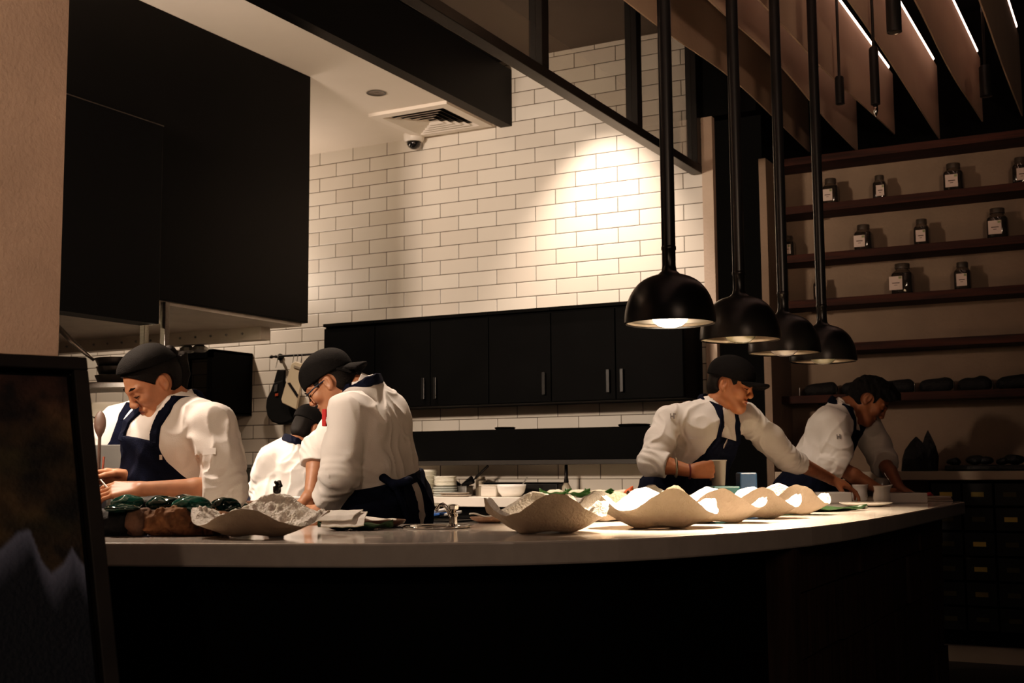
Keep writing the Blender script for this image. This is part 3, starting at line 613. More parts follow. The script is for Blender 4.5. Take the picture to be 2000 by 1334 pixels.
for i in range(3):
    q = rk(212,745); z = shz+0.015+i*0.043
    c_ = Vector((q.x,q.y,0))+ayd*0.15
    t = thing('frying_pan','steel frying pan stacked on the rack under the hood, '+['lowest','middle','topmost'][i]+' of three','pan',(c_.x,c_.y,z),'frying pans on the rack')
    r = [0.115,0.11,0.118][i]
    MB().lathe([(r*0.78,0),(r*0.86,0.004),(r,0.040),(r-0.003,0.041),(r*0.84,0.007),(0,0.005)],(c_.x,c_.y,z),36).build('pan',PAN,t,smooth=True,angle=50)
    hd_ = (RH*0.2+FH*0.98).normalized() if i < 2 else (-RH*0.95-FH*0.3).normalized()
    b0 = Vector((c_.x,c_.y,z+0.03))+hd_*r; b1 = b0+hd_*0.10+Vector((0,0,0.045+0.02*i)); b2_ = b0+hd_*0.21+Vector((0,0,0.10 if i<2 else 0.20))
    MB().tube([b0,b0.lerp(b1,.5),b1,b2_],[0.008,0.011,0.014,0.014],10).build('handle',STEEL,t,smooth=True)
q = rk(205,790); z = shz-0.42+0.015; c_ = Vector((q.x,q.y,0))+ayd*0.17
t = thing('white_tub','large white tub under the pans on the steel rack','tub',(c_.x,c_.y,z))
MB().lathe([(0.10,0),(0.125,0.30),(0.13,0.305),(0.13,0.325),(0.12,0.325),(0.095,0.01),(0,0.01)],(c_.x,c_.y,z),36).build('body', mat('white plastic tub',(0.75,0.68,0.55),0.4), t, smooth=True, angle=50)
MB().tube([(c_.x+0.13*cos(a),c_.y+0.13*sin(a),z+0.27-0.02*sin(a*3)) for a in np.linspace(3.6,6.6,16)],0.003,6).build('wire_handle', STEEL, t)
# steel partition, crock and wooden spoon at the chef's bench
q0 = at(170,868,4.62); q1 = at(300,868,4.62)
ax = Vector((q1.x-q0.x,q1.y-q0.y,0)).normalized(); ay = Vector((-ax.y,ax.x,0)); c_ = (q0+q1)/2
tag(MB().obox((c_.x,c_.y,c_.z/2),ax,ay,Vector((0,0,1)),(q1-q0).length/2,0.012,c_.z/2-0.001).build('steel_screen', mat('satin steel',(0.075,0.074,0.070),0.5,0.3,var=0.08,vscale=6), bevel=0.003),'satin steel screen standing in front of the white coated chef at far left','screen')
q = at(180,935,4.45)
tag(MB().box(q.x-0.28,q.x+0.13,q.y-0.22,q.y+0.02,0,0.955).build('steel_bench', STEELD, bevel=0.004),'steel bench under the hands of the ponytailed chef','bench')
t = thing('utensil_crock','grey crock of utensils behind the tilted painting','crock',(q.x+0.0,q.y-0.05,0.9555))
cq = at(193,925,4.4); 
MB().lathe([(0.04,0),(0.045,0.06),(0.045,0.12),(0.04,0.12),(0.035,0.01),(0,0.01)],(cq.x,cq.y,0.9555),24).build('body', STEELD, t, smooth=True, angle=40)
s0 = Vector((cq.x,cq.y,1.0)); s1 = at(195,838,4.4)
tag(blob('wooden_spoon',[cap(s0,s1,0.006,0.006),ell(s1+Vector((0,0,0.02)),(0.010,0.022,0.045),(tuple(FH),tuple(RH),(0,0,1)),k=0.01)],mat('dark spoon wood',(0.06,0.032,0.022),0.5,var=0.2),None,0.003),'dark wooden spoon standing upright beside the painting frame','spoon')
s2 = at(203,892,4.4); tag(MB().tube([s0+Vector((0.01,0,0)),s2],[0.003,0.004],8).build('skewer', mat('red brown stick',(0.2,0.05,0.03),0.4)),'thin red brown stick standing by the wooden spoon','stick')
# prep island behind the bar
t = thing('prep_island','steel prep table behind the bar, between the chefs','table',(-3.45,3.95,0))
MB().box(-3.90,-3.22,4.0,4.40,0.86,0.90).build('worktop', STEEL, t, bevel=0.003)
for x in (-3.86,-3.25):
    for y in (4.05,4.35): MB().box(x-0.02,x+0.02,y-0.02,y+0.02,0,0.86).build('leg', STEELD, t)
MB().box(-3.88,-3.24,4.02,4.38,0.25,0.27).build('shelf', STEELD, t)
q = at(485,972,4.95); t = thing('cream_tray','cream tray with brown food and two pegs on the prep table','tray',(q.x,q.y,0.9005))
z=0.9005; MB().box(q.x-0.09,q.x+0.09,q.y-0.05,q.y+0.05,z,z+0.065).build('body', mat('cream tray',(0.7,0.6,0.4),0.5), t, bevel=0.006); MB().box(q.x-0.08,q.x+0.08,q.y-0.04,q.y+0.04,z+0.064,z+0.075).build('food', mat('brown food',(0.08,0.035,0.02),0.6,var=0.4,vscale=60), t, bevel=0.004)
for px in (462,476): 
    w_ = at(px,970,4.9); MB().box(w_.x-0.006,w_.x+0.006,w_.y-0.006,w_.y+0.006,z+0.06,z+0.10).build('peg', mat('cream peg',(0.8,0.65,0.4),0.5), t)
q = at(580,972,5.22); R_ = Matrix.Rotation(0.5,3,'Z')
m = MB(); m.obox((q.x,q.y,0.9005+0.042),face(.8,.6),face(-.6,.8),(0,0,1),0.055,0.045,0.042); m.build('paper_stack', mat('white paper',(0.85,0.82,0.78),0.7), bevel=0.004); tag(bpy.data.objects['paper_stack'],'white paper block by the hands of the capped chef with glasses','paper')
q = at(541,960,4.05); t = thing('pump_bottle','black pump bottle behind the coarse shell bowl','bottle',(q.x,q.y,0.92))
z = 0.9205; yy = onz(541,1019,0.92)
pbx, pby = at(541,960,4.0).x, at(541,960,4.0).y
MB().lathe([(0.022,0),(0.024,0.01),(0.024,0.075),(0.012,0.095),(0.011,0.105)],(pbx,pby,z),20).build('body', BP, t, smooth=True); m = MB(); m.lathe([(0.012,0.105),(0.013,0.11),(0.013,0.125),(0.006,0.127),(0.006,0.14)],(pbx,pby,z),16); m.tube([(pbx-0.008,pby,z+0.138),(pbx+0.01,pby,z+0.140),(pbx+0.02,pby-0.004,z+0.125)],0.006,8); m.build('pump', mat('black shiny pump',(0.015,0.015,0.015),0.15), t, smooth=True, angle=50)
# blue items tray behind the sink
q = onz(842,1018,0.88); q = at(842,1012,5.65)
t = thing('side_table','dark low steel table behind the sink, beside the capped chef','table',(q.x,q.y,0))
MB().box(q.x-0.13,q.x+0.50,q.y-0.24,q.y+0.18,0.835,0.86).build('top', mat('dark table steel',(0.04,0.04,0.04),0.3,0.6), t, bevel=0.004)
for dx in (-0.10,0.47):
    for dy in (-0.21,0.15): MB().box(q.x+dx-0.015,q.x+dx+0.015,q.y+dy-0.015,q.y+dy+0.015,0,0.835).build('leg', STEELD, t)
t = thing('blue_packet','blue and white packets in a black tray behind the sink','packet',(q.x,q.y,0.86)); zt = 0.8605
m = MB(); m.box(q.x-0.11,q.x+0.2,q.y-0.10,q.y+0.10,zt,zt+0.006); m.build('tray', BP, t)
for i,(dx,dy,w,rz_,mm) in enumerate(((-0.06,0,0.05,0.3,'w'),(0.03,-0.02,0.06,-0.2,'b'),(0.10,0.01,0.05,0.5,'w'),(0.0,0.05,0.05,0.9,'w'))):
    m = MB(); m.obox((q.x+dx,q.y+dy,zt+0.018+0.008*i),(cos(rz_),sin(rz_),0.15),(-sin(rz_),cos(rz_),0),(0,0,1),w,0.03,0.006); m.build('packet', mat('white packet',(0.7,0.68,0.66),0.4) if mm=='w' else mat('blue packet',(0.05,0.16,0.5),0.4), t, bevel=0.003)
m = MB(); m.box(q.x-0.11,q.x-0.02,q.y+0.06,q.y+0.10,zt+0.006,zt+0.08); m.build('clear_box', glassmat('clear box',(0.7,0.7,0.68)), t)
# ---------------------------------------------------------------- shelf wall on the right
SW = woodmat('dark red shelf wood',(0.022,0.0055,0.0025),(0.070,0.018,0.008),0.8,'X',2.5)
shz_ = [2.982,2.672,2.364,2.077,1.795,1.484]; slab = ['topmost','second','third','fourth','fifth','lowest']; SHT = []
for z, nm in zip(shz_, slab):
    t = thing('shelf_board', f'dark reddish wooden shelf, {nm} of six on the beige wall', 'shelf', (-1,7.5,z), 'wooden shelves on the right wall')
    MB().box(-2.118,1.2,7.5,7.738,z,z+0.048).build('board', SW, t, bevel=0.003); SHT.append(z+0.0485)
    for x in (-1.9,-0.4,0.9): MB().box(x-0.006,x+0.006,7.56,7.738,z-0.012,z).build('bracket', BLACK, t)
JG = mat('dark jar glass',(0.03,0.024,0.018),0.08,coat=0.5,var=0.2,vscale=20); JL = mat('jar shoulder glass',(0.10,0.075,0.055),0.1,coat=0.5); LIDM = mat('jar lid',(0.07,0.055,0.042),0.4); LABM = mat('paper label',(0.62,0.50,0.44),0.7); INK = mat('label ink',(0.08,0.05,0.04),0.7); INKG = mat('label sprig',(0.25,0.28,0.14),0.7); CONT = mat('jar contents',(0.010,0.007,0.005),0.6)
def jar(c, w, h, lab, lx=0.0, sq=True):
    t = thing('spice_jar', lab, 'jar', c, 'labelled jars on the right wall shelves'); r = w/2; b_ = h*0.62
    n = 28
    def sup(rr, a, q=4.0): return rr/((abs(cos(a))**q+abs(sin(a))**q)**(1/q)) if sq else rr
    prof = [(r*0.94,0),(r,0.006),(r,b_),(r*0.92,b_+0.012),(r*0.66,b_+0.032),(r*0.62,b_+0.038),(r*0.62,h-0.032)]
    vs = []; 
    for i,(rr,z) in enumerate(prof):
        for k in range(n):
            a = 2*pi*k/n; q = sup(rr,a) if i < 4 else rr; vs.append((q*cos(a),q*sin(a),z))
    split = 3
    m = MB(); m.add(vs,[(i*n+k,i*n+(k+1)%n,(i+1)*n+(k+1)%n,(i+1)*n+k) for i in range(len(prof)-1) for k in range(n)]+[tuple(range(n-1,-1,-1))],0)
    m.mi = [0 if f[0] < split*n else 1 for f in m.f]
    local(t, m.build('body', [JG, JL], None, smooth=True, angle=35))
    local(t, MB().lathe([(r*0.70,h-0.03),(r*0.70,h-0.003),(r*0.66,h)],(0,0,0),24).build('lid', LIDM, None, smooth=True, angle=40))
    lw = r*0.62; l0 = b_*0.22; l1 = b_*0.92; y = -r-0.0012
    lb = local(t, MB().box(lx-lw,lx+lw,y-0.0006,y,l0,l1).build('label', LABM, None))
    m = MB(); zc = (l0+l1)/2; m.box(lx-lw*0.55,lx+lw*0.6,y-0.0012,y-0.0006,zc-0.002,zc+0.003); m.box(lx-lw*0.25,lx+lw*0.25,y-0.0012,y-0.0006,zc-0.014,zc-0.011)
    m2 = m.build('lettering', INK, None); m2.parent = lb
    m = MB(); m.box(lx+lw*0.45,lx+lw*0.92,y-0.0012,y-0.0006,l1-0.016,l1-0.003); m3 = m.build('sprig', INKG, None); m3.parent = lb
jl = [(1622,1,'second shelf, partly behind the rod of the last pendant',0.10,0.17,-0.01),(1718,1,'second shelf, slim one between two wider jars',0.078,0.155,0.01),(1864,1,'second shelf, broad one right of the slim jar',0.115,0.175,-0.005),(1996,1,'second shelf, at the right edge of the picture',0.09,0.165,0.01),
      (1535,2,'third shelf, dim one left of the last two pendant rods',0.09,0.14,0.0),(1683,2,'third shelf, broad dark one, left of the slim jar',0.108,0.165,-0.015),(1797,2,'third shelf, slim dark one in the middle',0.09,0.165,0.0),(1946,2,'third shelf, square dark one on the right',0.118,0.185,-0.01),
      (1592,3,'fourth shelf, thin one beside the last pendant rod',0.06,0.155,0.005),(1756,3,'fourth shelf, broad one with its label to the left',0.125,0.19,-0.03),(1873,3,'fourth shelf, slim one on the right',0.095,0.17,0.0)]
for px, si, lab, w, h, lx in jl:
    z = SHT[si]; X = ony(px,400,7.58).x
    jar((X,7.60,z), w, h, 'dark labelled jar on the '+lab, lx)
TR = mat('dark woven tray',(0.010,0.008,0.007),0.8,bump=0.6,bscale=90); z = SHT[5]
pegs = [1564,1636,1712,1789,1865,1941,2017]; xp = [ony(p,765,7.55).x for p in pegs]
for i in range(len(xp)-1):
    a, b2 = xp[i]+0.012, xp[i+1]-0.012; t = thing('low_basket', 'dark low basket on the lowest shelf, '+['leftmost of the row','second from the left end','partly behind the bent chef','third from the right end','second from the right end','at the right edge'][i], 'basket', ((a+b2)/2,7.6,z), 'dark baskets on the lowest shelf')
    blob('body',[cap((a+0.035,7.6,z+0.036),(b2-0.035,7.6,z+0.036+0.004*(i%2)),0.035,0.035,k=0.02),cap((a+0.05,7.63,z+0.036),(b2-0.05,7.63,z+0.05),0.035,0.035,k=0.03)],TR,t,0.006,(0.006,30))
    MB().tube([(xp[i],7.52,z),(xp[i],7.52,z+0.05)],0.0035,8).build('metal_peg', CHROME, t)
# long side counter + crystal rocks
t = thing('side_counter','pale topped counter under the shelves on the right wall','counter',(-1,7.3,0))
MB().box(-2.118,1.6,7.3,7.738,1.016,1.066).build('worktop', mat('dim cream worktop',(0.50,0.41,0.32),0.5,var=0.04), t, bevel=0.003)
MB().box(-2.10,-2.05,7.32,7.72,0,1.016).build('end_panel', mat('dim cream worktop',(0.5,0.41,0.32),0.5), t)
RK = mat('dark crystal',(0.011,0.010,0.010),0.45,var=0.5,vscale=25,bump=0.6,bscale=50)
def crystal(px,w,h,lab,tip=0.5,rough=False):
    X = ony(px,910,7.45).x; z = 1.0665; m = MB(); n = 7; rs = [(0,1.0),(0.35,1.08),(0.62,0.86),(0.84,0.45),(1.0,0.05)]
    vs = []
    for zz, rr in rs:
        for k in range(n): a = 2*pi*k/n+0.3; j = 1+0.10*sin(k*2.7+zz*5); vs.append((X+w/2*rr*j*cos(a)+(tip-0.5)*w*zz*0.6, 7.45+w*0.4*rr*j*sin(a), z+h*zz))
    m.add(vs,[(i*n+k,i*n+(k+1)%n,(i+1)*n+(k+1)%n,(i+1)*n+k) for i in range(len(rs)-1) for k in range(n)]+[tuple(range(n-1,-1,-1)),tuple(range((len(rs)-1)*n,len(rs)*n))])
    return tag(m.build('crystal_rock', RK, bevel=0.004), lab, 'rock')
crystal(1790,0.165,0.20,'large pointed dark rock on the pale counter, beside the oval one',0.55); crystal(1815,0.095,0.235,'tall oval speckled rock on the pale counter'); crystal(1738,0.06,0.21,'dark rock half hidden behind the bent chef')
t0 = thing('dark_slab','low dark slab of rock along the pale counter, right of the pointed rocks','slab',(-0.8,7.42,1.0665))
MB().box(-1.15,1.4,7.38,7.6,1.0665,1.10).build('slab', RK, t0, bevel=0.01)
for i,(px,r) in enumerate(((1862,0.030),(1905,0.042),(1925,0.034),(1960,0.030),(1982,0.045))):
    X = ony(px,905,7.46).x; o = blob('small_rock',[ell((X,7.46,1.1005+r*0.62),(r*1.3,r*0.9,r*0.7),WORLD)],RK,None,0.006,(0.012,22)); tag(o,'small dark rock on the slab, '+['leftmost of five','second of five','third of five','fourth of five','rightmost of five'][i],'rock','small rocks on the slab')
# apothecary drawers
t = thing('drawer_chest','dark drawer chest with small label plates, under the pale counter','drawers',(-0.8,7.34,0))
MB().box(-1.24,0.2,7.37,7.72,0.10,1.012).build('carcass', BLKM, t)
xs = [-1.144+0.169*i for i in range(7)]; zs = [0.935-0.1385*i for i in range(6)]
yel = {(0,0):1,(1,2):1,(1,3):0.8,(2,1):0.7,(1,0):0.45,(1,4):0.35}
for i,x in enumerate(xs):
    for j,z in enumerate(zs):
        d = MB().box(x-0.078,x+0.078,7.345,7.37,z-0.062,z+0.062).build('drawer', mat('dark drawer front',(0.006,0.005,0.0045),0.5,var=0.3,vscale=10), t, bevel=0.002)
        f_ = yel.get((i,j),0.10); MB().box(x-0.034,x+0.034,7.341,7.345,z-0.013,z+0.013).build('label_plate', mat('label plate %02d'%int(f_*100),(0.85*f_,0.66*f_,0.18*f_),0.5), d)
MB().box(-1.24,0.2,7.39,7.72,0.0,0.10).build('plinth', mat('dim cream worktop',(0.5,0.41,0.32),0.5), t)
m = MB()
q = at(1890,1097,6.75)
tag(blob('plastic_wrap',[cap((q.x,q.y,q.z+0.035),(q.x+0.01,q.y,q.z-0.04),0.016,0.012),cap((q.x+0.012,q.y,q.z+0.02),(q.x-0.012,q.y,q.z-0.01),0.014)],glassmat('clear film',(0.75,0.73,0.7)),None,0.003,(0.008,60)),'crumpled clear plastic film hanging at the dark bar end','wrap')
MB().build if False else None
# ================================================================ things on the bar
ZB = 0.9205
CLAM = mat('rough shell stone', (0.40,0.325,0.25), 0.85, var=0.14, vscale=14, bump=0.35, bscale=140)
CLAMI = mat('coarse white shell lining', (0.80,0.74,0.66), 0.8, var=0.08, vscale=40, bump=0.8, bscale=150)
def clam(c, L, W, H, rz, lab, ph=0.0, rough=0.0, tilt=0.0, seed=0):
    t = thing('shell_bowl', lab, 'bowl', c, 'giant clam shell bowls on the bar')
    NU, NV = 120, 26
    def rim(a):
        ca, sa = cos(a), sin(a)
        tipx = 1.0; lob = 0.5+0.5*cos(3*a+ph)
        r = (abs(ca)**2.3+abs(sa)**2.3)**(-1/2.3)
        x = L/2*r*ca; y = W/2*r*sa*(1+0.10*(lob-0.5))
        z = H*(0.71+0.27*cos(4*(a+1.466+ph))-(0.23+0.07*ca)*abs(ca)**8+0.03*sin(2*a+seed))
        rn = float(fbm(np.float32(cos(a)*9+seed),np.float32(sin(a)*9),np.float32(seed),3))-0.5; z += 0.010*rn; x += 0.008*rn*ca; y += 0.008*rn*sa
        return x, y, z
    def outer(u, v):
        a = 2*pi*u; x, y, z = rim(a); fl = 0.48+0.52*v**0.95
        flute = 1+0.05*cos(4*(a+1.466+ph))*(1-v)*v*2+0.02*cos(6*a+seed)*(1-v)
        bz = 0.007*(1+cos(4*a))*0.5
        n = (float(vnoise(np.float32(x*30+seed),np.float32(y*30),np.float32(v*4)))-0.5)*0.006
        return (x*fl*flute+n, y*(0.50+0.50*v**0.8)*flute+n, bz*(1-v)**4+(z-bz*(1-v)**4)*v**1.05)
    m = MB(); m.grid(outer, NU, NV, 0, True)
    m.add([outer(i/NU,0) for i in range(NU)], [tuple(range(NU-1,-1,-1))], 0)
    local(t, m.build('shell', CLAM, None, smooth=True))
    def inner(u, v):
        x, y, z = outer(u, 1-v*0.94); s = 0.94-0.01*v; f = 1-v*0.10
        g = 0.012*(v>0)
        amp = rough if v > 0.03 else 0
        n = (float(fbm(np.float32(x*70+seed),np.float32(y*70),np.float32(z*70),2))-0.5)*2*amp
        return (x*s, y*s, z*(1-0.0*v)+0.010*min(1,v*8)-0.004*(v<0.02)+n)
    m = MB(); m.grid(inner, NU, NV, 0, True); m.add([inner(i/NU,1) for i in range(NU)], [tuple(range(NU))], 0)
    m.add([outer(i/NU,1) for i in range(NU)]+[inner(i/NU,0) for i in range(NU)], [(i,(i+1)%NU,NU+(i+1)%NU,NU+i) for i in range(NU)], 0)
    local(t, m.build('lining', CLAMI, None, smooth=True))
    t.rotation_euler = (tilt,0,rz); t.location.z += 0.075*abs(sin(tilt))
    return t
RZV = atan2(RH.y, RH.x)
def cz(px, py): v = onz(px, py, 0.92); return v
q = cz(1068,1043); o_ = FH*0.07; c1 = clam((q.x+o_.x,q.y+o_.y,ZB),0.352,0.26,0.117,RZV+0.05,'large shell bowl nearest the sink, pale rim curling up at its left tip',0.0,0.004,0,1)
q = cz(1292,1033); o_ = FH*0.07; c2 = clam((q.x+o_.x,q.y+o_.y,ZB),0.352,0.26,0.117,RZV+0.02,'large shell bowl under the brightly lit pendant, glowing white inside',-0.05,0.004,0,5)
q = cz(1404,1023); o_ = FH*0.07; clam((q.x+o_.x,q.y+o_.y,ZB),0.33,0.25,0.116,RZV-0.1,'shell bowl third along the bar, behind the brightly lit one',0.05,0.004,0,9)
q = cz(1485,1014); o_ = FH*0.07; clam((q.x+o_.x,q.y+o_.y,ZB),0.31,0.24,0.112,RZV-0.15,'shell bowl fourth along the bar',0.0,0.004,0,13)
q = cz(1548,1007); o_ = FH*0.07; clam((q.x+o_.x,q.y+o_.y,ZB),0.31,0.24,0.112,RZV-0.1,'shell bowl furthest along the bar, beside the green leaf',-0.05,0.004,0,17)
q = cz(1190,1019); o_ = FH*0.06; clam((q.x+o_.x,q.y+o_.y,ZB),0.30,0.22,0.105,RZV+0.5,'white lit shell bowl standing behind the two largest ones',0.3,0.004,0,21)
q = cz(1300,1008); o_ = FH*0.08; clam((q.x+o_.x,q.y+o_.y,ZB),0.28,0.22,0.115,RZV+0.3,'white shell bowl in the back row before the reaching chef',0.1,0.004,0,25)
q = cz(500,1051); o_ = FH*0.075; clam((q.x+o_.x,q.y+o_.y,ZB),0.37,0.29,0.088,RZV-0.12,'shell bowl at the left with a coarse pebbly lining, beside the driftwood',0.10,0.011,0.12,31)
# driftwood and glass
DW = mat('driftwood', (0.19,0.092,0.042), 0.85, var=0.8, vscale=16, bump=0.9, bscale=30)
def bl(px, py, dpt): return at(px, py, dpt)
cen_ = onz(330,1050,0.92)+FH*0.10
def W3(r, w, z): return Vector((cen_.x,cen_.y,ZB))+RH*r+FH*w+Vector((0,0,z))
o = blob('driftwood_log',[cap(W3(-0.07,-0.02,0.034),W3(0.05,-0.01,0.032),0.036,0.038,k=0.03),cap(W3(0.04,0.0,0.03),W3(0.125,0.01,0.036),0.034,0.030,k=0.03),cap(W3(-0.05,0.05,0.03),W3(0.09,0.06,0.03),0.035,0.034,k=0.03),cap(W3(-0.03,-0.03,0.05),W3(0.02,-0.03,0.058),0.016,0.014,k=0.02)],DW,None,0.0028,(0.017,48),floor=ZB+0.001); tag(o,'gnarled brown driftwood log at the left of the bar','log')
DK = mat('black stone', (0.006,0.0055,0.005), 0.6, var=0.4, vscale=12, bump=0.5, bscale=40, spec=0.25)
o = blob('dark_stone',[cap(W3(-0.215,0.0,0.034),W3(-0.15,0.02,0.036),0.040,0.038,k=0.03),ell(W3(-0.18,0.03,0.03),(0.07,0.06,0.04),WORLD,k=0.03)],DK,None,0.004,(0.010,18),floor=ZB+0.001); tag(o,'dark stone left of the driftwood log, under green glass','stone')
o = blob('brown_stone',[ell(W3(-0.105,-0.015,0.032),(0.035,0.04,0.042),WORLD,k=0.03),cap(W3(-0.11,-0.02,0.02),W3(-0.085,0.0,0.055),0.022,0.018,k=0.02)],mat('rosy brown stone',(0.15,0.085,0.055),0.75,var=0.5,vscale=18,bump=0.7,bscale=40),None,0.003,(0.012,28),floor=ZB+0.001); tag(o,'rosy brown stone wedged between dark stone and driftwood log','stone')
GLS = mat('sea green glass', (0.03,0.17,0.13), 0.06, var=0.45, vscale=22, trans=0.5, ior=1.5, coat=0.6)
GLD = mat('deep green glass', (0.004,0.028,0.022), 0.07, var=0.4, vscale=16, coat=0.8)
gl = [(-0.055,0.04,0.083,0.052,0.026,GLD,"deep green glass lump on the log, nearest the woman's forearm"),(0.035,0.0,0.080,0.056,0.030,GLS,'large pale green glass lump on the right of the log'),(-0.155,0.03,0.090,0.045,0.020,GLS,"green glass lump at left by the woman's fingers"),(-0.15,-0.03,0.076,0.052,0.012,GLD,'flat dark glass slab at the front left'),(-0.02,0.12,0.078,0.05,0.030,GLD,'dark glass lump behind the driftwood log'),(0.10,0.12,0.07,0.045,0.032,GLD,'dark green glass lump just left of the pebbly shell bowl'),(-0.10,0.11,0.082,0.06,0.026,DK,'rough dark lump behind the green glass')]
for i,(r,w_,z,a,h,mm,lab) in enumerate(gl):
    c_ = W3(r,w_,z); o = blob('glass_lump',[ell(c_,(a,a*0.7,h),(tuple(RH),tuple(FH),(0,0,1)))],mm,None,0.003,(0.010,18+i)); tag(o,lab,'glass','glass lumps on the driftwood')
q = onz(445,1022,0.92)+FH*0.1; o = blob('glass_lump',[ell((q.x,q.y,ZB+0.035),(0.07,0.05,0.035),(tuple(RH),tuple(FH),(0,0,1)))],GLD,None,0.004,(0.014,15),floor=ZB+0.001); tag(o,'dark glass lump with glints behind the pebbly shell bowl','glass')
o = blob('bark_lump',[ell((q.x+0.09,q.y+0.10,ZB+0.035),(0.04,0.04,0.04),WORLD)],DW,None,0.004,(0.014,20),floor=ZB+0.001); tag(o,'rough brown lump behind the pebbly shell bowl','stone')
# napkin, leaf, wooden plate
q = onz(672,1036,0.92); 
t = leaf('dark_leaf',(q.x+0.02,q.y+0.03,ZB),0.22,0.10,RZV+0.1,'dark green leaf lying under the white napkin',LEAFD,0.012)
LIN = mat('white linen',(0.82,0.77,0.70),0.9,bump=0.2,bscale=200)
def nap(u, v, k=0):
    r = -0.062+0.125*u-0.03*(1-v)*k; w_ = -0.045+0.095*v; drop = max(0,0.30-v)*0.05
    return tuple(Vector((q.x,q.y,ZB+0.022))+RH*r+FH*w_+Vector((0,0,0.006+0.009*k+0.022*v-drop+0.0015*abs(((u*3+v*0.6+k*0.3)%1)-0.5)*2+0.012*max(0,u-0.75))))
m = MB(); m.grid(lambda u,v: nap(u,v,0), 31, 15); m.grid(lambda u,v: nap(0.1+u*0.82,0.12+v*0.8,1), 31, 15); o = m.build('napkin', LIN); sd = o.modifiers.new('s','SOLIDIFY'); sd.thickness = 0.004; tag(o,'folded white napkin beside the pebbly shell bowl','napkin')
q = onz(738,1032,0.92)+FH*0.05
t = thing('wooden_plate','shallow dark wooden plate left of the sink','plate',(q.x,q.y,ZB)); MB().lathe([(0.045,0),(0.075,0.012),(0.082,0.022),(0.079,0.024),(0.06,0.010),(0,0.007)],(q.x,q.y,ZB),40).build('plate', woodmat('red brown plate',(0.05,0.018,0.010),(0.12,0.045,0.022),0.35), t, smooth=True)
m = MB(); m.grid(lambda u,v: tuple(Vector((q.x,q.y,ZB+0.022))+RH*(-0.075+0.125*u)+FH*(-0.045+0.08*v)+Vector((0,0,0.010*(1-u)+0.004*sin(u*9+v*6)))), 18, 12); o = m.build('cloth', mat('white linen',(0.82,0.77,0.70),0.9), smooth=True); sd = o.modifiers.new('s','SOLIDIFY'); sd.thickness = 0.005; tag(o,'white cloth laid across the dark wooden plate','cloth')
# little sink with tap
q = onz(852,1031,0.92)
t = thing('dipper_sink','small round chrome sink set into the bar','sink',(q.x,q.y,ZB))
MB().lathe([(0.100,0.0),(0.104,0.004),(0.098,0.0075),(0.084,0.005),(0.080,0.001),(0.078,0.0006),(0,0.0006)],(q.x,q.y,ZB),48,cap0=False).build('basin', CHROME, t, smooth=True)
f0 = onz(885,1030,0.92)
MB().lathe([(0.021,0),(0.021,0.006),(0.013,0.010),(0.013,0.032),(0.016,0.034),(0.016,0.040),(0.010,0.044),(0.010,0.052),(0.018,0.055),(0.019,0.066),(0.012,0.070),(0,0.070)],(f0.x,f0.y,ZB),24).build('tap_body', CHROME, t, smooth=True, angle=50)
b0 = Vector((f0.x,f0.y,ZB+0.025)); dR = (-RH*0.95-FH*0.1).normalized()
pts = [b0]+[b0+dR*(0.012+0.055*(1-cos(a))/1.0*0.5+0.0)+Vector((0,0,0.05*sin(a)))*1.0 for a in np.linspace(0.5,2.3,10)]
pts = [b0, b0+dR*0.012+Vector((0,0,0.02)), b0+dR*0.022+Vector((0,0,0.038)), b0+dR*0.032+Vector((0,0,0.045)), b0+dR*0.042+Vector((0,0,0.043)), b0+dR*0.049+Vector((0,0,0.032)), b0+dR*0.052+Vector((0,0,0.024))]
MB().tube(pts,[0.007,0.007,0.007,0.0065,0.006,0.006,0.0065],12).build('spout', CHROME, t, smooth=True)
e_ = pts[-1]; MB().tube([e_, (e_.x,e_.y,ZB+0.002)],0.0016,8).build('water_stream', glassmat('water',(0.95,0.95,0.95)), t, smooth=True)
q = onz(905,1031,0.92); tag(MB().lathe([(0.02,0),(0.026,0.004),(0.018,0.010),(0,0.011)],(q.x,q.y,ZB),24).build('drain_cover', STEEL, smooth=True), 'small steel cap beside the chrome tap', 'cap')
q = onz(956,1022,0.92)+FH*0.04; t = tag(MB().lathe([(0.035,0),(0.06,0.010),(0.066,0.018),(0.063,0.020),(0.045,0.008),(0,0.006)],(q.x,q.y,ZB),36).build('side_dish', mat('clay dish',(0.35,0.22,0.15),0.5), smooth=True), 'small clay dish left of the largest shell bowl', 'dish')
m = MB(); m.grid(lambda u,v: tuple(Vector((q.x,q.y,ZB+0.019))+RH*(-0.068+0.10*u)+FH*(-0.03+0.06*v)+Vector((0,0,0.012*(1-u)+0.003*sin(u*9)))), 14, 8); o = m.build('cloth', mat('white linen',(0.82,0.77,0.70),0.9), smooth=True); sd = o.modifiers.new('s','SOLIDIFY'); sd.thickness = 0.004; tag(o,'white cloth on the small clay dish near the largest shell','cloth')
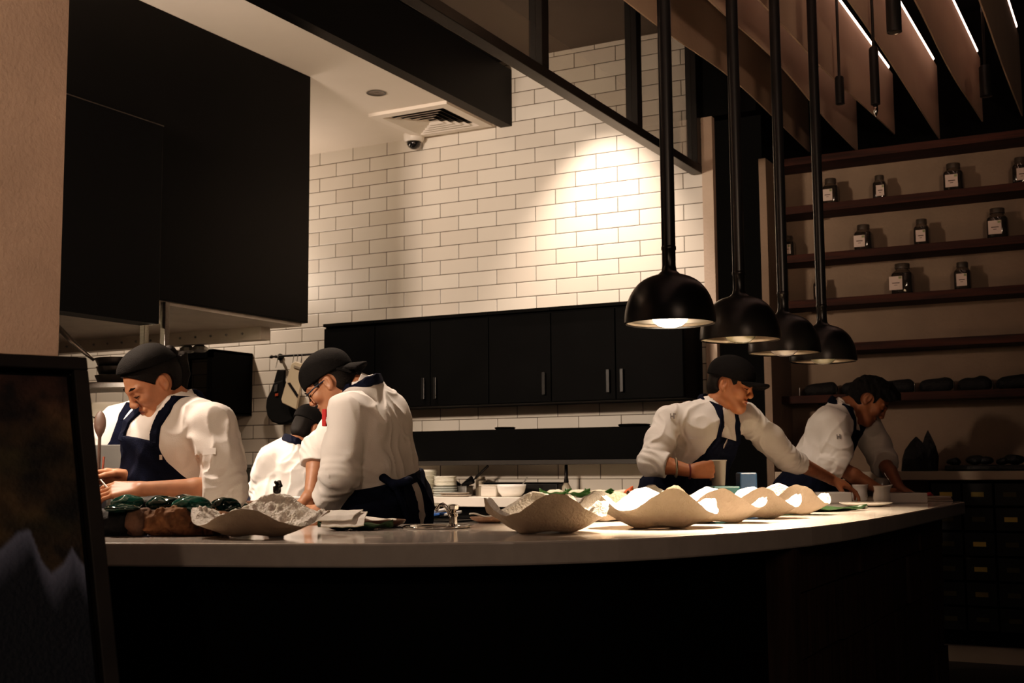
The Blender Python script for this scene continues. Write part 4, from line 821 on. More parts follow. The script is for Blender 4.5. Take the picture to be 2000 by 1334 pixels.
# right end of the bar
q = onz(1606,999,0.92); leaf('large_leaf',(q.x,q.y+0.05,ZB),0.40,0.20,RZV+0.35,'broad dark green leaf on the bar beyond the last shell bowl',LEAFD,0.009)
q = onz(1685,990,0.92)
t = thing('oyster_plate','white round plate with dimples before the two little jugs','plate',(q.x,q.y+0.06,ZB))
MB().lathe([(0.07,0),(0.10,0.008),(0.115,0.016),(0.112,0.018),(0.08,0.009),(0,0.007)],(q.x,q.y+0.06,ZB),40).build('plate', WHITEP, t, smooth=True)
for k in range(7):
    a = 2*pi*k/7; MB().lathe([(0.024,0.008),(0.024,0.016),(0.017,0.018),(0.006,0.012),(0,0.011)],(q.x+0.075*cos(a),q.y+0.06+0.075*sin(a),ZB),18).build('dimple', mat('plate glaze',(0.55,0.48,0.42),0.2), t, smooth=True)
def jug(px, py, Y, lab):
    q = onz(px,py,0.92); s = 1.0; t = thing('milk_jug', lab, 'jug', (q.x,q.y+0.03,ZB), 'white milk jugs on the bar'); n = 32
    prof = [(0.030,0),(0.036,0.004),(0.040,0.025),(0.038,0.045),(0.034,0.06),(0.036,0.075),(0.0385,0.084),(0.036,0.084),(0.032,0.06),(0.036,0.03),(0.0,0.012)]
    m = MB(); vs = []
    for i,(r,z) in enumerate(prof):
        for k in range(n):
            a = 2*pi*k/n; lip = max(0,cos(a))**10*0.018*(z/0.084)**3 if z > 0.05 else 0
            v = RH*((r+lip)*cos(a))+FH*((r)*sin(a)); vs.append((v.x,v.y,z+lip*0.35))
    m.add(vs,[(i*n+k,i*n+(k+1)%n,(i+1)*n+(k+1)%n,(i+1)*n+k) for i in range(len(prof)-1) for k in range(n)]+[tuple(range(n-1,-1,-1))])
    local(t, m.build('body', WHITEP, None, smooth=True)); return t
jug(1677,979,0,'little white spouted jug at the reaching chef\'s fingertips'); jug(1720,984,0,'little white spouted jug standing right of the other jug')
q = onz(1722,978,0.92); q = at(1722,960,6.45)
t = thing('glass_tumbler','upturned glass tumbler behind the right milk jug','glass',(q.x,q.y,ZB)); MB().lathe([(0.042,0),(0.040,0.10),(0.036,0.112),(0,0.113)],(q.x,q.y,ZB),28).build('glass', mat('frosted tumbler',(0.35,0.31,0.27),0.15,coat=0.5), t, smooth=True, angle=40)
def dish(pts, w, d, h, rz, lab, inner):
    t = thing('serving_dish', lab, 'dish', (pts.x,pts.y,ZB)); ax = Vector((cos(rz),sin(rz),0)); ay = Vector((-sin(rz),cos(rz),0)); Zv = Vector((0,0,1)); c_ = Vector((pts.x,pts.y,ZB))
    for s_ in (-1,1): MB().obox(c_+ay*s_*(d-0.008)+Zv*h/2,ax,ay,Zv,w,0.008,h/2).build('side', WHITEP, t, bevel=0.006); MB().obox(c_+ax*s_*(w-0.008)+Zv*h/2,ax,ay,Zv,0.008,d-0.017,h/2).build('end', WHITEP, t, bevel=0.003)
    MB().obox(c_+Zv*0.004,ax,ay,Zv,w-0.017,d-0.017,0.004).build('base', WHITEP, t); MB().obox(c_+Zv*(h*0.5+0.006),ax,ay,Zv,w-0.018,d-0.018,h*0.36).build('contents', inner, t, bevel=0.004)
DARKF = mat('dark relish',(0.02,0.012,0.01),0.5,var=0.5,vscale=60,bump=0.5)
dish(onz(1774,983,0.92)+FH*0.10,0.10,0.085,0.048,RZV,'white rectangular dish of dark food by the bent chef\'s hand',DARKF)
dish(at(1622,985,6.0),0.085,0.08,0.052,RZV,'cream rectangular dish with a dark top behind the broad leaf',DARKF)
q = onz(1836,979,0.92)
for i in range(3):
    m = MB(); m.obox((q.x-0.03,q.y+0.02,ZB+0.004+i*0.0085),RH,FH,(0,0,1),0.072-0.004*i,0.06,0.004); o = m.build('serving_board', mat('pale board %d'%i,[(0.5,0.4,0.33),(0.4,0.3,0.24),(0.55,0.46,0.4)][i],0.5), bevel=0.002); tag(o,'thin pale board stacked at the far end of the bar, '+['lowest','middle','top'][i]+' of three','board','boards at the bar end')
tag(blob('red_petal',[ell((q.x-0.06,q.y+0.02,ZB+0.03),(0.028,0.016,0.006),(tuple(RH),tuple(FH),(0,0,1))),cap((q.x-0.07,q.y+0.02,ZB+0.03),(q.x-0.05,q.y+0.02,ZB+0.040),0.005,0.003)],mat('red petal',(0.45,0.06,0.07),0.5),None,0.0025),'red petal lying on the thin pale boards','petal')
# blue tub behind the shells
q = at(1432,940,5.0); qb = Vector((-1.60, onx(1432,950,-1.60).y, 0))
t = thing('blue_tub','teal blue square tub behind the shell bowls','tub',(qb.x,qb.y,ZB))
for r_, mm, w_, h_ in ((-0.035,'teal',0.055,0.10),(0.055,'blue',0.035,0.155)):
    c_ = Vector((qb.x,qb.y,ZB+h_/2))+RH*r_; MB().obox(c_,RH,FH,(0,0,1),w_,0.05,h_/2).build(mm+'_tub', mat(mm+' plastic',(0.010,0.055,0.06) if mm=='teal' else (0.006,0.024,0.055),0.4), t, bevel=0.006)
# ================================================================ painting at the left
P1 = at(170,697,2.55); P2 = at(235,1334,2.30)
xd = (RH*0.81+FH*0.59).normalized(); dn_ = (P2-P1).normalized(); dn_ = (dn_-xd*dn_.dot(xd)*0.0)
Hh = P1.z/(-dn_.z)-0.002; Wd = 0.95
nrm = xd.cross(-dn_).normalized(); 
t = thing('framed_painting','dark framed painting of ochre cliffs above pale blue peaks, leaning at the left edge','painting',tuple(P1+dn_*Hh))
def pp(u, v, d=0.0): return P1 - xd*(Wd-u) + dn_*v + nrm*d     # u from the left side, v down
if (pp(0,0,1)-P1).dot(ORG-P1) < 0: nrm = -nrm
FRW = mat('dark bronze frame', (0.035,0.026,0.018), 0.6, var=0.3, vscale=10); fw_ = 0.030
def slab(u0,u1,v0,v1,d0,d1,name,m_):
    vs = [pp(u,v,d) for d in (d0,d1) for (u,v) in ((u0,v0),(u1,v0),(u1,v1),(u0,v1))]
    return MB().add(vs,[(0,1,2,3),(7,6,5,4),(0,4,5,1),(1,5,6,2),(2,6,7,3),(3,7,4,0)]).build(name, m_, t, bevel=0.003)
for i in range(1): 
    slab(0,Wd,0,fw_,-0.03,0.0,'frame_rail',FRW); slab(0,Wd,Hh-fw_,Hh,-0.03,0.0,'frame_rail',FRW); slab(0,fw_,fw_,Hh-fw_,-0.03,0.0,'frame_stile',FRW); slab(Wd-fw_,Wd,fw_,Hh-fw_,-0.03,0.0,'frame_stile',FRW)
slab(fw_,Wd-fw_,fw_,Hh-fw_,-0.03,-0.022,'backing',BLACK)
nu, nv = 220, 300; g0, g1 = fw_+0.012, Wd-fw_-0.012; h0, h1 = fw_+0.012, Hh-fw_-0.012
U, V = np.meshgrid(np.linspace(g0,g1,nu), np.linspace(h0,h1,nv))
n1 = fbm(U*9,V*9,U*0+1.3,4); n2 = fbm(U*24+5,V*24,U*0+4.1,3); n3 = fbm(U*5+2,V*14,U*0+2.2,3); n4 = fbm(U*16+9,V*5,U*0+6.2,3)
colr = np.zeros((nv,nu,3)); och = np.array([0.13,0.085,0.036]); drk = np.array([0.012,0.010,0.006]); red = np.array([0.10,0.045,0.028]); olv = np.array([0.075,0.062,0.024])
k1 = np.clip((n1-0.36)*3.6,0,1)[...,None]; colr = drk*(1-k1)+och*k1; k2 = np.clip((n3-0.5)*4,0,1)[...,None]; colr = colr*(1-k2*0.7)+olv*k2*0.7
topm = np.clip((0.17-V)/0.10,0,1)[...,None]; colr = colr*(1-topm)+red*(0.7+0.5*n2[...,None])*topm; colr *= np.clip(0.1+2.6*(n2[...,None]-0.22),0.15,2.2)
s_ = Wd-U    # distance from the right side
pk = np.interp(s_.ravel(), [0,.02,.05,.062,.08,.105,.12,.138,.16,.19,.22,.27,.33,.45,.6,.75,.95],[.50,.465,.425,.40,.43,.448,.425,.36,.365,.395,.41,.49,.53,.58,.52,.6,.58]).reshape(U.shape)+0.004*(n1-0.5)
dep = V-pk; inside = np.clip(dep/0.010,0,1)[...,None]
pale = np.array([0.17,0.19,0.27]); deep = np.array([0.006,0.009,0.016]); hollow = np.clip(1-dep/(0.035+0.11*n4),0,1)[...,None]
blue = pale*hollow**1.2+deep*(1-hollow**1.2)+np.array([0.03,0.035,0.05])*np.clip(n1-0.5,0,1)[...,None]
colr = (colr*(1-inside)*0.40+blue*inside*0.72)*3.0
vs = [tuple(pp(u,v,-0.012)) for u,v in zip(U.ravel(),V.ravel())]
m = MB(); m.add(vs,[(j*nu+i,(j+1)*nu+i,(j+1)*nu+i+1,j*nu+i+1) for j in range(nv-1) for i in range(nu-1)])
cv = m.build('canvas', attrmat('oil paint',0.55,0.25,120), t, smooth=True, fix=False)
ca_ = cv.data.color_attributes.new('Col','FLOAT_COLOR','POINT'); ca_.data.foreach_set('color', np.concatenate([colr.reshape(-1,3),np.ones((nu*nv,1))],1).astype(np.float32).ravel())
# ================================================================ people
SKINS = {}
def skin(name, col):
    return mat('skin '+name, col, 0.48, var=0.10, vscale=30, sss=0.08)
LIPS = mat('lips', (0.30,0.11,0.085), 0.45); HAIRM = mat('black hair', (0.0045,0.003,0.0022), 0.55, var=0.5, vscale=60, bump=0.4, bscale=150, stretch=(1,1,6), spec=0.2); CAPM = mat('black cap cloth', (0.006,0.0055,0.0055), 0.85, var=0.2, vscale=40, bump=0.3, bscale=300, spec=0.15)
COAT = mat('white chef cotton', (0.80,0.75,0.70), 0.85, var=0.02, vscale=10, bump=0.12, bscale=260, sheen=0.1)
NAVY = mat('navy apron cloth', (0.004,0.0065,0.020), 0.85, var=0.25, vscale=30, bump=0.25, bscale=240, spec=0.15)
TROU = mat('dark kitchen trousers', (0.006,0.006,0.007), 0.85, spec=0.2); SHOE = mat('black work shoe', (0.008,0.008,0.008), 0.45)
GREYT = mat('grey stitching', (0.25,0.23,0.22), 0.8); REDM = mat('red tag', (0.5,0.02,0.02), 0.6)
def nv(v): return Vector(v).normalized()
class Head:
    def __init__(s, c, F, pitch=0.0, roll=0.0, sc=1.0):
        F = nv(F); F = Vector((F.x,F.y,0)).normalized(); S = Vector((0,0,1)).cross(F).normalized()   # S: the person's left
        q = Matrix.Rotation(pitch, 3, S); s.F = q @ F; U = q @ Vector((0,0,1))
        q2 = Matrix.Rotation(roll, 3, s.F); s.S = q2 @ S; s.U = q2 @ U; s.c = Vector(c); s.k = sc
    def p(s, a, b, u): return s.c + (s.S*a+s.F*b+s.U*u)*s.k
    def loc(s, P):
        d = P-np.array(s.c); return d@np.array(s.S)/s.k, d@np.array(s.F)/s.k, d@np.array(s.U)/s.k
def head_prims(h, female=False):
    k = h.k; ax = (h.S, h.F, h.U); P = h.p; L = []
    def e(c, r, kk=0.02, op=None): L.append(ell(P(*c), [q*k for q in r], ax, kk*k, op))
    def c_(a, b, ra, rb=None, kk=0.015, op=None): L.append(cap(P(*a), P(*b), ra*k, (rb if rb is not None else ra)*k, kk*k, op))
    e((0,-0.012,0.035),(0.074,0.096,0.084))
    c_((0,0.026,0.0),(0,0.048,-0.072),0.058,0.032 if female else 0.036,0.03)
    for s in (-1,1):
        c_((s*0.046,-0.005,-0.038),(s*0.014,0.060,-0.086),0.024,0.019 if female else 0.022,0.03)
        e((s*0.036,0.058,-0.018),(0.026,0.026,0.024),0.02)
        e((s*0.033,0.092,0.010),(0.021,0.018,0.013),0.014,'sub')
        e((s*0.032,0.070,0.007),(0.0145,0.0145,0.0125),0.004)
        c_((s*0.018,0.083,0.0065),(s*0.044,0.074,0.0045),0.0042,0.0035,0.004)
        c_((s*0.012,0.083,0.026),(s*0.050,0.070,0.028),0.008 if female else 0.0105,0.006,0.014)
        e((s*0.0105,0.096,-0.0265),(0.009,0.010,0.008),0.006)
        ef = 0.84 if female else 0.95; e((s*0.074,-0.012,0.0),(0.009,0.019*ef,0.032*ef),0.006); e((s*0.082,-0.007,0.004),(0.006,0.010*ef,0.019*ef),0.004,'sub'); e((s*0.075,-0.005,-0.026*ef),(0.007,0.008,0.009),0.006)
    e((0,0.066,-0.093),(0.017,0.015,0.013),0.016)
    c_((0,0.084,0.022),(0,0.101,-0.018),0.0085 if not female else 0.0070,0.0105 if not female else 0.0085,0.012); e((0,0.1005,-0.022),(0.0105,0.010,0.0085),0.008)
    c_((-0.018,0.080,-0.052),(0.018,0.080,-0.052),0.0075,0.0075,0.008); e((0,0.0865,-0.0505),(0.014,0.008,0.0055),0.005); e((0,0.0855,-0.0615),(0.014,0.008,0.0065),0.005)
    e((0,0.096,-0.0560),(0.022,0.008,0.0018),0.004,'sub')
    return L
def hand_prims(w, D, N, T, curls=(0.4,0.5,0.55,0.6), th=(0.6,0.6,0.4), sc=1.0, spread=0.04, thumb_curl=0.4):
    D, N, T = nv(D), nv(N), nv(T); L = []; w = Vector(w)
    base = [(0.030,0.090),(0.010,0.094),(-0.010,0.090),(-0.028,0.082)]; seg = [(0.042,0.025,0.021),(0.046,0.029,0.022),(0.042,0.027,0.021),(0.033,0.020,0.018)]
    rr = [0.0092,0.0095,0.009,0.008]
    for i,(t,d) in enumerate(base):
        b = w+(D*d+T*t)*sc; L.append(cap(w+T*(t*0.55*sc)+D*0.012*sc, b, 0.0165*sc, 0.0115*sc, 0.010)); a = curls[i]; ang = 0.0; p = b; dirT = T*spread*(1.5-i)
        for j,s in enumerate(seg[i]):
            ang += a*(0.75 if j==0 else 1.0); dv = (D*cos(ang)+N*sin(ang)+dirT*cos(ang)).normalized(); q = p+dv*s*sc
            L.append(cap(p, q, (rr[i]-0.0008*j)*sc, (rr[i]-0.0008*(j+1))*sc, 0.0025)); p = q
    L.append(cap(w-D*0.0*sc+T*0.012*sc+N*0.004*sc, w+(D*0.05+T*0.030+N*0.008)*sc, 0.020*sc, 0.013*sc, 0.012))
    td = (D*th[0]+T*th[1]+N*th[2]).normalized(); p = w+(D*0.025+T*0.026+N*0.006)*sc
    for j,s in enumerate((0.044,0.032,0.026)):
        dv = (td + (D*0.5-T*0.45+N*0.25)*thumb_curl*j).normalized(); q = p+dv*s*sc; L.append(cap(p, q, (0.0135-0.0018*j)*sc, (0.0118-0.0018*j)*sc, 0.004)); p = q
    return L
def person(name, label, C, group=None):
    """C: dictionary of joints in world metres; one body mesh, clothes and hair as its children"""
    N, W, Pv = Vector(C['N']), Vector(C['W']), Vector(C['P']); F = nv(C['F']); V = (N-W).normalized()
    S = Vector((0,0,1)).cross(F).normalized(); S = (S-V*S.dot(V)).normalized(); Ft = S.cross(V).normalized()
    if Ft.dot(F) < 0: Ft = -Ft
    w = C.get('w', 1.0); Cc = W.lerp(N, 0.62)
    SL = Vector(C['SL']) if 'SL' in C else N - V*0.055 + S*0.165*w; SR = Vector(C['SR']) if 'SR' in C else N - V*0.055 - S*0.165*w
    root = thing(name, label, 'person', (Pv.x,Pv.y,0), group); h = C['head']
    # ---- body
    B = head_prims(h, C.get('female', False))
    nb = N - V*0.02; B.append(cap(h.p(0,-0.030,-0.030), nb, 0.052*h.k*(0.88 if C.get('female') else 1), 0.062, 0.025))
    B += [cap(Cc+S*0.07, Cc-S*0.07, 0.095, 0.095, 0.05), cap(Cc-V*0.12+S*0.04, Cc-V*0.12-S*0.04, 0.10, 0.10, 0.05), cap(W+S*0.05, W-S*0.05, 0.095, 0.095, 0.05), cap(Pv+S*0.06, Pv-S*0.06, 0.105, 0.105, 0.05), cap(N-V*0.05, SL, 0.05, 0.048, 0.04), cap(N-V*0.05, SR, 0.05, 0.048, 0.04)]
    for s, sh in (('L',SL),('R',SR)):
        el, wr = Vector(C['E'+s]), Vector(C['H'+s]['w']); B += [cap(sh, el, 0.046, 0.038, 0.02), cap(el, el.lerp(wr,0.35), 0.040, 0.039, 0.015), cap(el.lerp(wr,0.35), wr, 0.039, 0.0255, 0.012)]
        if not C['H'+s].get('hide'): B += hand_prims(**{k:v for k,v in C['H'+s].items() if k != 'hide'})
    lo, hi = bounds(B, 0.02); vox = C.get('vox', 0.0032); G = Field(lo, hi, vox); d = G.union(B, pad=0.015)
    def post(P):
        a, b, u = h.loc(P); r = ((a/0.0185)**2+((b-0.088)/0.016)**2+((u+0.0565)/0.0095)**2) < 1
        return r.astype(int)
    SKM = skin(*C['skin'])
    body = G.mesh(d, 'body', [SKM, LIPS], root, post)
    # ---- trousers and shoes
    fl = []; 
    for s in (1,-1):
        hp = Pv+S*0.085*s; an = Vector((Pv.x,Pv.y,0.09))+Vector((S.x,S.y,0))*0.11*s-Vector((F.x,F.y,0))*0.02; kn = hp.lerp(an,0.5)+Vector((F.x,F.y,0))*0.03
        fl += [cap(hp, kn, 0.088, 0.066, 0.03), cap(kn, an, 0.066, 0.058, 0.02)]
    fl.append(cap(Pv+S*0.06, Pv-S*0.06, 0.122, 0.122, 0.03)); lo2, hi2 = bounds(fl, 0.03); G2 = Field(lo2, hi2, 0.009); G2.mesh(G2.union(fl), 'trousers', TROU, root)
    Fh = Vector((F.x,F.y,0)).normalized(); Sh = Vector((S.x,S.y,0)).normalized()
    for s in (1,-1):
        an = Vector((Pv.x,Pv.y,0.045))+Sh*0.11*s; fl = [cap(an-Fh*0.06, an+Fh*0.13, 0.043, 0.038, 0.02), cap(an-Fh*0.03+Vector((0,0,0.05)), an+Fh*0.02, 0.045, 0.042, 0.03)]; lo2, hi2 = bounds(fl, 0.02); G2 = Field(lo2, hi2, 0.008); G2.mesh(np.maximum(G2.union(fl), 0.002-G2.ax[2][None,None,:]), 'shoe', SHOE, root)
    # ---- white jacket
    bag = C.get('bag', 1.0)
    T = [cap(Cc+S*0.085*w, Cc-S*0.085*w, 0.118*bag, 0.118*bag, 0.06), cap(Cc-V*0.14+S*0.065*w, Cc-V*0.14-S*0.065*w, 0.122*bag, 0.122*bag, 0.06), cap(W+S*0.068*w, W-S*0.068*w, 0.116*bag, 0.116*bag, 0.06), cap(Pv+S*0.075*w, Pv-S*0.075*w, 0.138, 0.138, 0.06), cap(N-V*0.065+S*0.05, SL-V*0.012, 0.066, 0.064, 0.05), cap(N-V*0.065-S*0.05, SR-V*0.012, 0.066, 0.064, 0.05), cap(N-V*0.03, N-V*0.12, 0.072, 0.09, 0.05)]
    if C.get('female'): T += [ell(Cc-V*0.03+Ft*0.075+S*0.07*s, (0.075,0.07,0.075), (S,Ft,V), 0.05) for s in (1,-1)]
    T.append(cap(Pv, Pv-Vector((0,0,0.16)), 0.15, 0.165, 0.05))
    A = []; cuts = []
    for s, sh in (('L',SL),('R',SR)):
        el, wr = Vector(C['E'+s]), Vector(C['H'+s]['w']); fr = C.get('cuff'+s, 0.42); ce = el.lerp(wr, fr); dd = (wr-el).normalized()
        sw = C.get('sleeve', 1.0)
        A += [cap(sh-V*0.01, sh.lerp(el,0.55), 0.073*sw, 0.070*sw, 0.03), cap(sh.lerp(el,0.55), el, 0.070*sw, 0.066*sw, 0.02), cap(el, ce, 0.066*sw, 0.056*sw, 0.018), cap(ce-dd*0.075, ce, 0.060*sw, 0.060*sw, 0.004)]
        cuts.append((ce, dd, el))
    lo, hi = bounds(T+A, 0.03); lo[2] = max(lo[2], Pv.z-0.28); G = Field(lo, hi, C.get('cvox', 0.005)); dt = G.union(T, pad=0.05); da = G.union(A, pad=0.05)
    x, y, z = G.xyz()
    for ce, dd, el in cuts:
        q = G.sl(np.array(ce)-0.16, np.array(ce)+0.16)
        if q is None: continue
        X, Y, Z = G.xyz(q); pl = (X-ce.x)*dd.x+(Y-ce.y)*dd.y+(Z-ce.z)*dd.z
        near = np.sqrt((X-ce.x)**2+(Y-ce.y)**2+(Z-ce.z)**2) < 0.115
        da[q] = np.where(near, np.maximum(da[q], pl), da[q])
    KA = 0.014; dj = np.minimum(dt, da); hh = np.maximum(KA-np.abs(dt-da),0)/KA; dj = dj-hh*hh*KA*0.25
    # cloth folds
    sd = C.get('seed', 0)*3.1; Q = C.get('fold', 1.0)
    def folds(x, y, z):
        a = (x-W.x)*S.x+(y-W.y)*S.y+(z-W.z)*S.z; b = (x-W.x)*Ft.x+(y-W.y)*Ft.y+(z-W.z)*Ft.z; v = (x-W.x)*V.x+(y-W.y)*V.y+(z-W.z)*V.z
        wx = (fbm(x*6+sd, y*6, z*6+sd, 2)-0.5)*2
        r1 = 1-np.abs(2*vnoise(a*15+wx*1.6+sd, b*13+wx*1.2, v*3.2+wx*0.8+sd)-1); r2 = 1-np.abs(2*vnoise(a*7+v*9+3+sd+wx, b*7+wx, v*11-a*6+wx*1.2)-1)
        return Q*0.0095*(r1**3-0.25) + Q*0.0055*(r2**3-0.25) + Q*0.006*(wx*0.5)
    body_d = dj - folds(x, y, z)
    # elbow crease rings
    for s in 'LR':
        el = Vector(C['E'+s]); sh = SL if s=='L' else SR; q = G.sl(np.array(el)-0.14, np.array(el)+0.14)
        if q is None: continue
        X, Y, Z = G.xyz(q); ax = (el-sh).normalized(); t = (X-el.x)*ax.x+(Y-el.y)*ax.y+(Z-el.z)*ax.z; r = np.sqrt((X-el.x)**2+(Y-el.y)**2+(Z-el.z)**2)
        body_d[q] = body_d[q] + Q*0.0045*np.sin(t*170+6*(vnoise(X*14,Y*14,Z*14)-0.5)*2)*np.clip(1-r/0.13,0,1)
    for ce, dd, el in cuts:     # keep clean cuff edge
        q = G.sl(np.array(ce)-0.10, np.array(ce)+0.10)
        if q is None: continue
        X, Y, Z = G.xyz(q); pl = (X-ce.x)*dd.x+(Y-ce.y)*dd.y+(Z-ce.z)*dd.z; near = np.sqrt((X-ce.x)**2+(Y-ce.y)**2+(Z-ce.z)**2) < 0.10
        body_d[q] = np.where(near, np.maximum(body_d[q], pl), body_d[q])
    # neck opening
    nk = cap(N+V*0.10, N-V*0.045+Ft*0.012, 0.060, 0.056, 0.01); e = nk['fn'](x,y,z); body_d = np.maximum(body_d, -e)
    hem = C.get('hem', Pv.z-0.12); body_d = np.maximum(body_d, hem - z)
    G.mesh(body_d, 'jacket', COAT, root)
    # stand collar
    ca = (h.p(0,-0.03,-0.05)-N).normalized()*0.55+V*0.45; ca.normalize()
    c0 = N-V*0.030; ring_lo = c0-Vector((0.12,)*3); ring_hi = c0+Vector((0.12,)*3); Gc = Field(ring_lo, ring_hi, 0.003); X, Y, Z = Gc.xyz()
    t = (X-c0.x)*ca.x+(Y-c0.y)*ca.y+(Z-c0.z)*ca.z; f = (X-c0.x)*Ft.x+(Y-c0.y)*Ft.y+(Z-c0.z)*Ft.z; sx = (X-c0.x)*S.x+(Y-c0.y)*S.y+(Z-c0.z)*S.z
    px = X-c0.x-ca.x*t; py = Y-c0.y-ca.y*t; pz = Z-c0.z-ca.z*t; rho = np.sqrt(px*px+py*py+pz*pz); R0 = 0.066+0.10*np.clip(0.02-t,0,0.05)
    dc = np.maximum(np.abs(rho-R0)-0.0045, np.maximum(t-0.042+0.25*np.clip(f,0,0.1), -0.03-t)); dc = np.maximum(dc, 0.006-(np.abs(sx)+np.clip(0.03-f,0,1)))
    Gc.mesh(dc, 'collar', COAT, root)
    # ---- apron
    ap = C.get('apron', 'bib'); side = C.get('apron_side', 0.0); 
    lo3, hi3 = bounds(T, 0.06); lo3[2] = C.get('skirt', 0.55); SK = [cap(Pv+S*0.09, Pv-S*0.09, 0.150, 0.150, 0.05), cap(Pv+S*0.10-Vector((0,0,0.40)), Pv-S*0.10-Vector((0,0,0.40)), 0.165, 0.165, 0.05), cap(Pv+S*0.09-Vector((0,0,0.2)), Pv-S*0.09-Vector((0,0,0.2)), 0.158, 0.158, 0.05)]
    Ga = Field(lo3, hi3, 0.0055); X, Y, Z = Ga.xyz()
    dT = Ga.union(T+SK, pad=0.06); dT = dT - folds(X, Y, Z); o = W; sx = (X-o.x)*S.x+(Y-o.y)*S.y+(Z-o.z)*S.z; f = (X-o.x)*Ft.x+(Y-o.y)*Ft.y+(Z-o.z)*Ft.z; v = (X-o.x)*V.x+(Y-o.y)*V.y+(Z-o.z)*V.z
    ht = C.get('bib', 0.30); wl = 0.002*np.sin(v*60+sx*40)
    wid = np.interp(v.ravel(), [-0.05,0.03,ht*0.6,ht], [0.26,0.19,0.125,0.105]).reshape(v.shape).astype(np.float32)
    bib = np.maximum(np.maximum(np.abs(sx)-wid, v-ht), 0.0-f) if ap == 'bib' else np.full_like(dT, 0.2)
    wt = C.get('waist', 0.02); back = C.get('gap', 0.05)
    gap = np.maximum(np.abs(sx-C.get('gaps',0.0))-back-np.clip(wt-v,0,1)*0.10, f)
    skirt = np.maximum(v-wt, -gap) if back > 0 else v-wt
    band = np.maximum(np.abs(v-wt+0.018)-0.018, -1)
    reg = np.minimum(np.minimum(bib, skirt), band)
    da_ = np.maximum(dT-0.009-wl, reg); da_ = np.maximum(da_, C.get('skirt',0.55)+0.02-Z)
    apo = Ga.mesh(da_, 'apron', NAVY, root)
    # straps over the shoulders
    st = [W+V*ht+S*0.098+Ft*0.10, N-V*0.07+S*0.080+Ft*0.075, N-V*0.01+S*0.072+Ft*0.0, N+V*0.012+S*0.045-Ft*0.055, N+V*0.016-Ft*0.072]
    st2 = [p-S*(2*(p-W).dot(S)) for p in st]; both = st if C.get('straps',2) else []
    if ap == 'bib':
        pr = [cap(a,b,0.022,0.022,0.004) for L in (st[1:], st2[1:]) for a,b in zip(L[:-1],L[1:])]; los, his = bounds(pr+[cap(a,b,0.03) for a,b in ((st[0]+Ft*0.08,st[1]),(st2[0]+Ft*0.08,st2[1]))], 0.05); Gs = Field(los, his, 0.0033)
        dJ = np.minimum(Gs.union(T+[cap(N-V*0.05, N+V*0.02, 0.062, 0.068, 0.02)], pad=0.06), (Gs.union(A, pad=0.06)-0.006) if C.get('strap_arm',1) else 9); Xs, Ys, Zs = Gs.xyz(); dJ = dJ - folds(Xs, Ys, Zs); dp = Gs.union(pr, pad=0.03); ds = dp; aa = (Xs-W.x)*S.x+(Ys-W.y)*S.y+(Zs-W.z)*S.z; bb_ = (Xs-W.x)*Ft.x+(Ys-W.y)*Ft.y+(Zs-W.z)*Ft.z; vv = (Xs-W.x)*V.x+(Ys-W.y)*V.y+(Zs-W.z)*V.z; vN = (N-W).dot(V); a0 = 0.092+(0.072-0.092)*np.clip((vv-ht)/max(0.05,vN-0.05-ht),0,1); front = np.maximum(np.maximum(np.abs(np.abs(aa)-a0)-0.0165, 0.005-bb_), np.maximum(ht-0.02-vv, vv-vN-0.02)); dpb = np.maximum(dp, bb_-0.02); ds = np.maximum(dJ-0.0095, np.minimum(front, dpb)); ds = np.maximum(ds, -(dJ+0.004))
        stp = Gs.mesh(ds, 'strap', NAVY, root)
    if C.get('knot'):
        kq = Vector(C['knot']); pr = [ell(kq,(0.022,0.018,0.02),WORLD,0.01), cap(kq, kq+Vector(C['kd'][0])*0.06, 0.014, 0.020, 0.01), cap(kq, kq+Vector(C['kd'][1])*0.06, 0.012, 0.018, 0.01), cap(kq, kq+Vector(C['kd'][2])*0.16, 0.010, 0.014, 0.01)]
        blob('apron_knot', pr, NAVY, root, 0.0035)
    # ---- hair, cap
    ax = (h.S, h.F, h.U); k = h.k
    def hairfield(prims, cutf, nm, m_, vox=0.003, noise=None):
        lo, hi = bounds(prims, 0.02); g = Field(lo, hi, vox); dd_ = g.union(prims); X, Y, Z = g.xyz(); c = h.c
        a = ((X-c.x)*h.S.x+(Y-c.y)*h.S.y+(Z-c.z)*h.S.z)/k; b = ((X-c.x)*h.F.x+(Y-c.y)*h.F.y+(Z-c.z)*h.F.z)/k; u = ((X-c.x)*h.U.x+(Y-c.y)*h.U.y+(Z-c.z)*h.U.z)/k
        if noise: dd_ = dd_+noise[0]*(fbm(X*noise[1],Y*noise[1],Z*noise[1]*0.6,2)-0.5)*2
        return g.mesh(np.maximum(dd_, cutf(a,b,u)*k), nm, m_, root)
    sk = lambda g, up=0.0: ell(h.p(0,-0.012,0.035+up),[(0.074+g)*k,(0.096+g)*k,(0.084+g)*k],ax)
    hs = C['hairstyle']
    if hs in ('cap_back','cap_front'):
        hairfield([sk(0.006), ell(h.p(0,-0.05,-0.015),[0.073*k,0.06*k,0.06*k],ax)], lambda a,b,u: np.maximum(np.maximum(b-0.045+0.35*np.clip(-u,0,1), -0.065-u+np.clip(b+0.04,0,1)*0.9), -(np.sqrt((b+0.008)**2+(u-0.0)**2)-0.036)*(np.abs(a)>0.05)-1.0*(np.abs(a)<=0.05)), 'hair', HAIRM, 0.003)
        sgn = -1 if hs == 'cap_back' else 1
        tl = 0.28*(1 if hs=='cap_front' else 1)
        hairfield([sk(0.015,0.004), ell(h.p(0,-0.012,0.07),[0.080*k,0.102*k,0.066*k],ax,0.03)], lambda a,b,u: 0.030-tl*b*(-0.15 if hs=='cap_back' else 0.1)-u+0.0, 'cap', CAPM, 0.003)
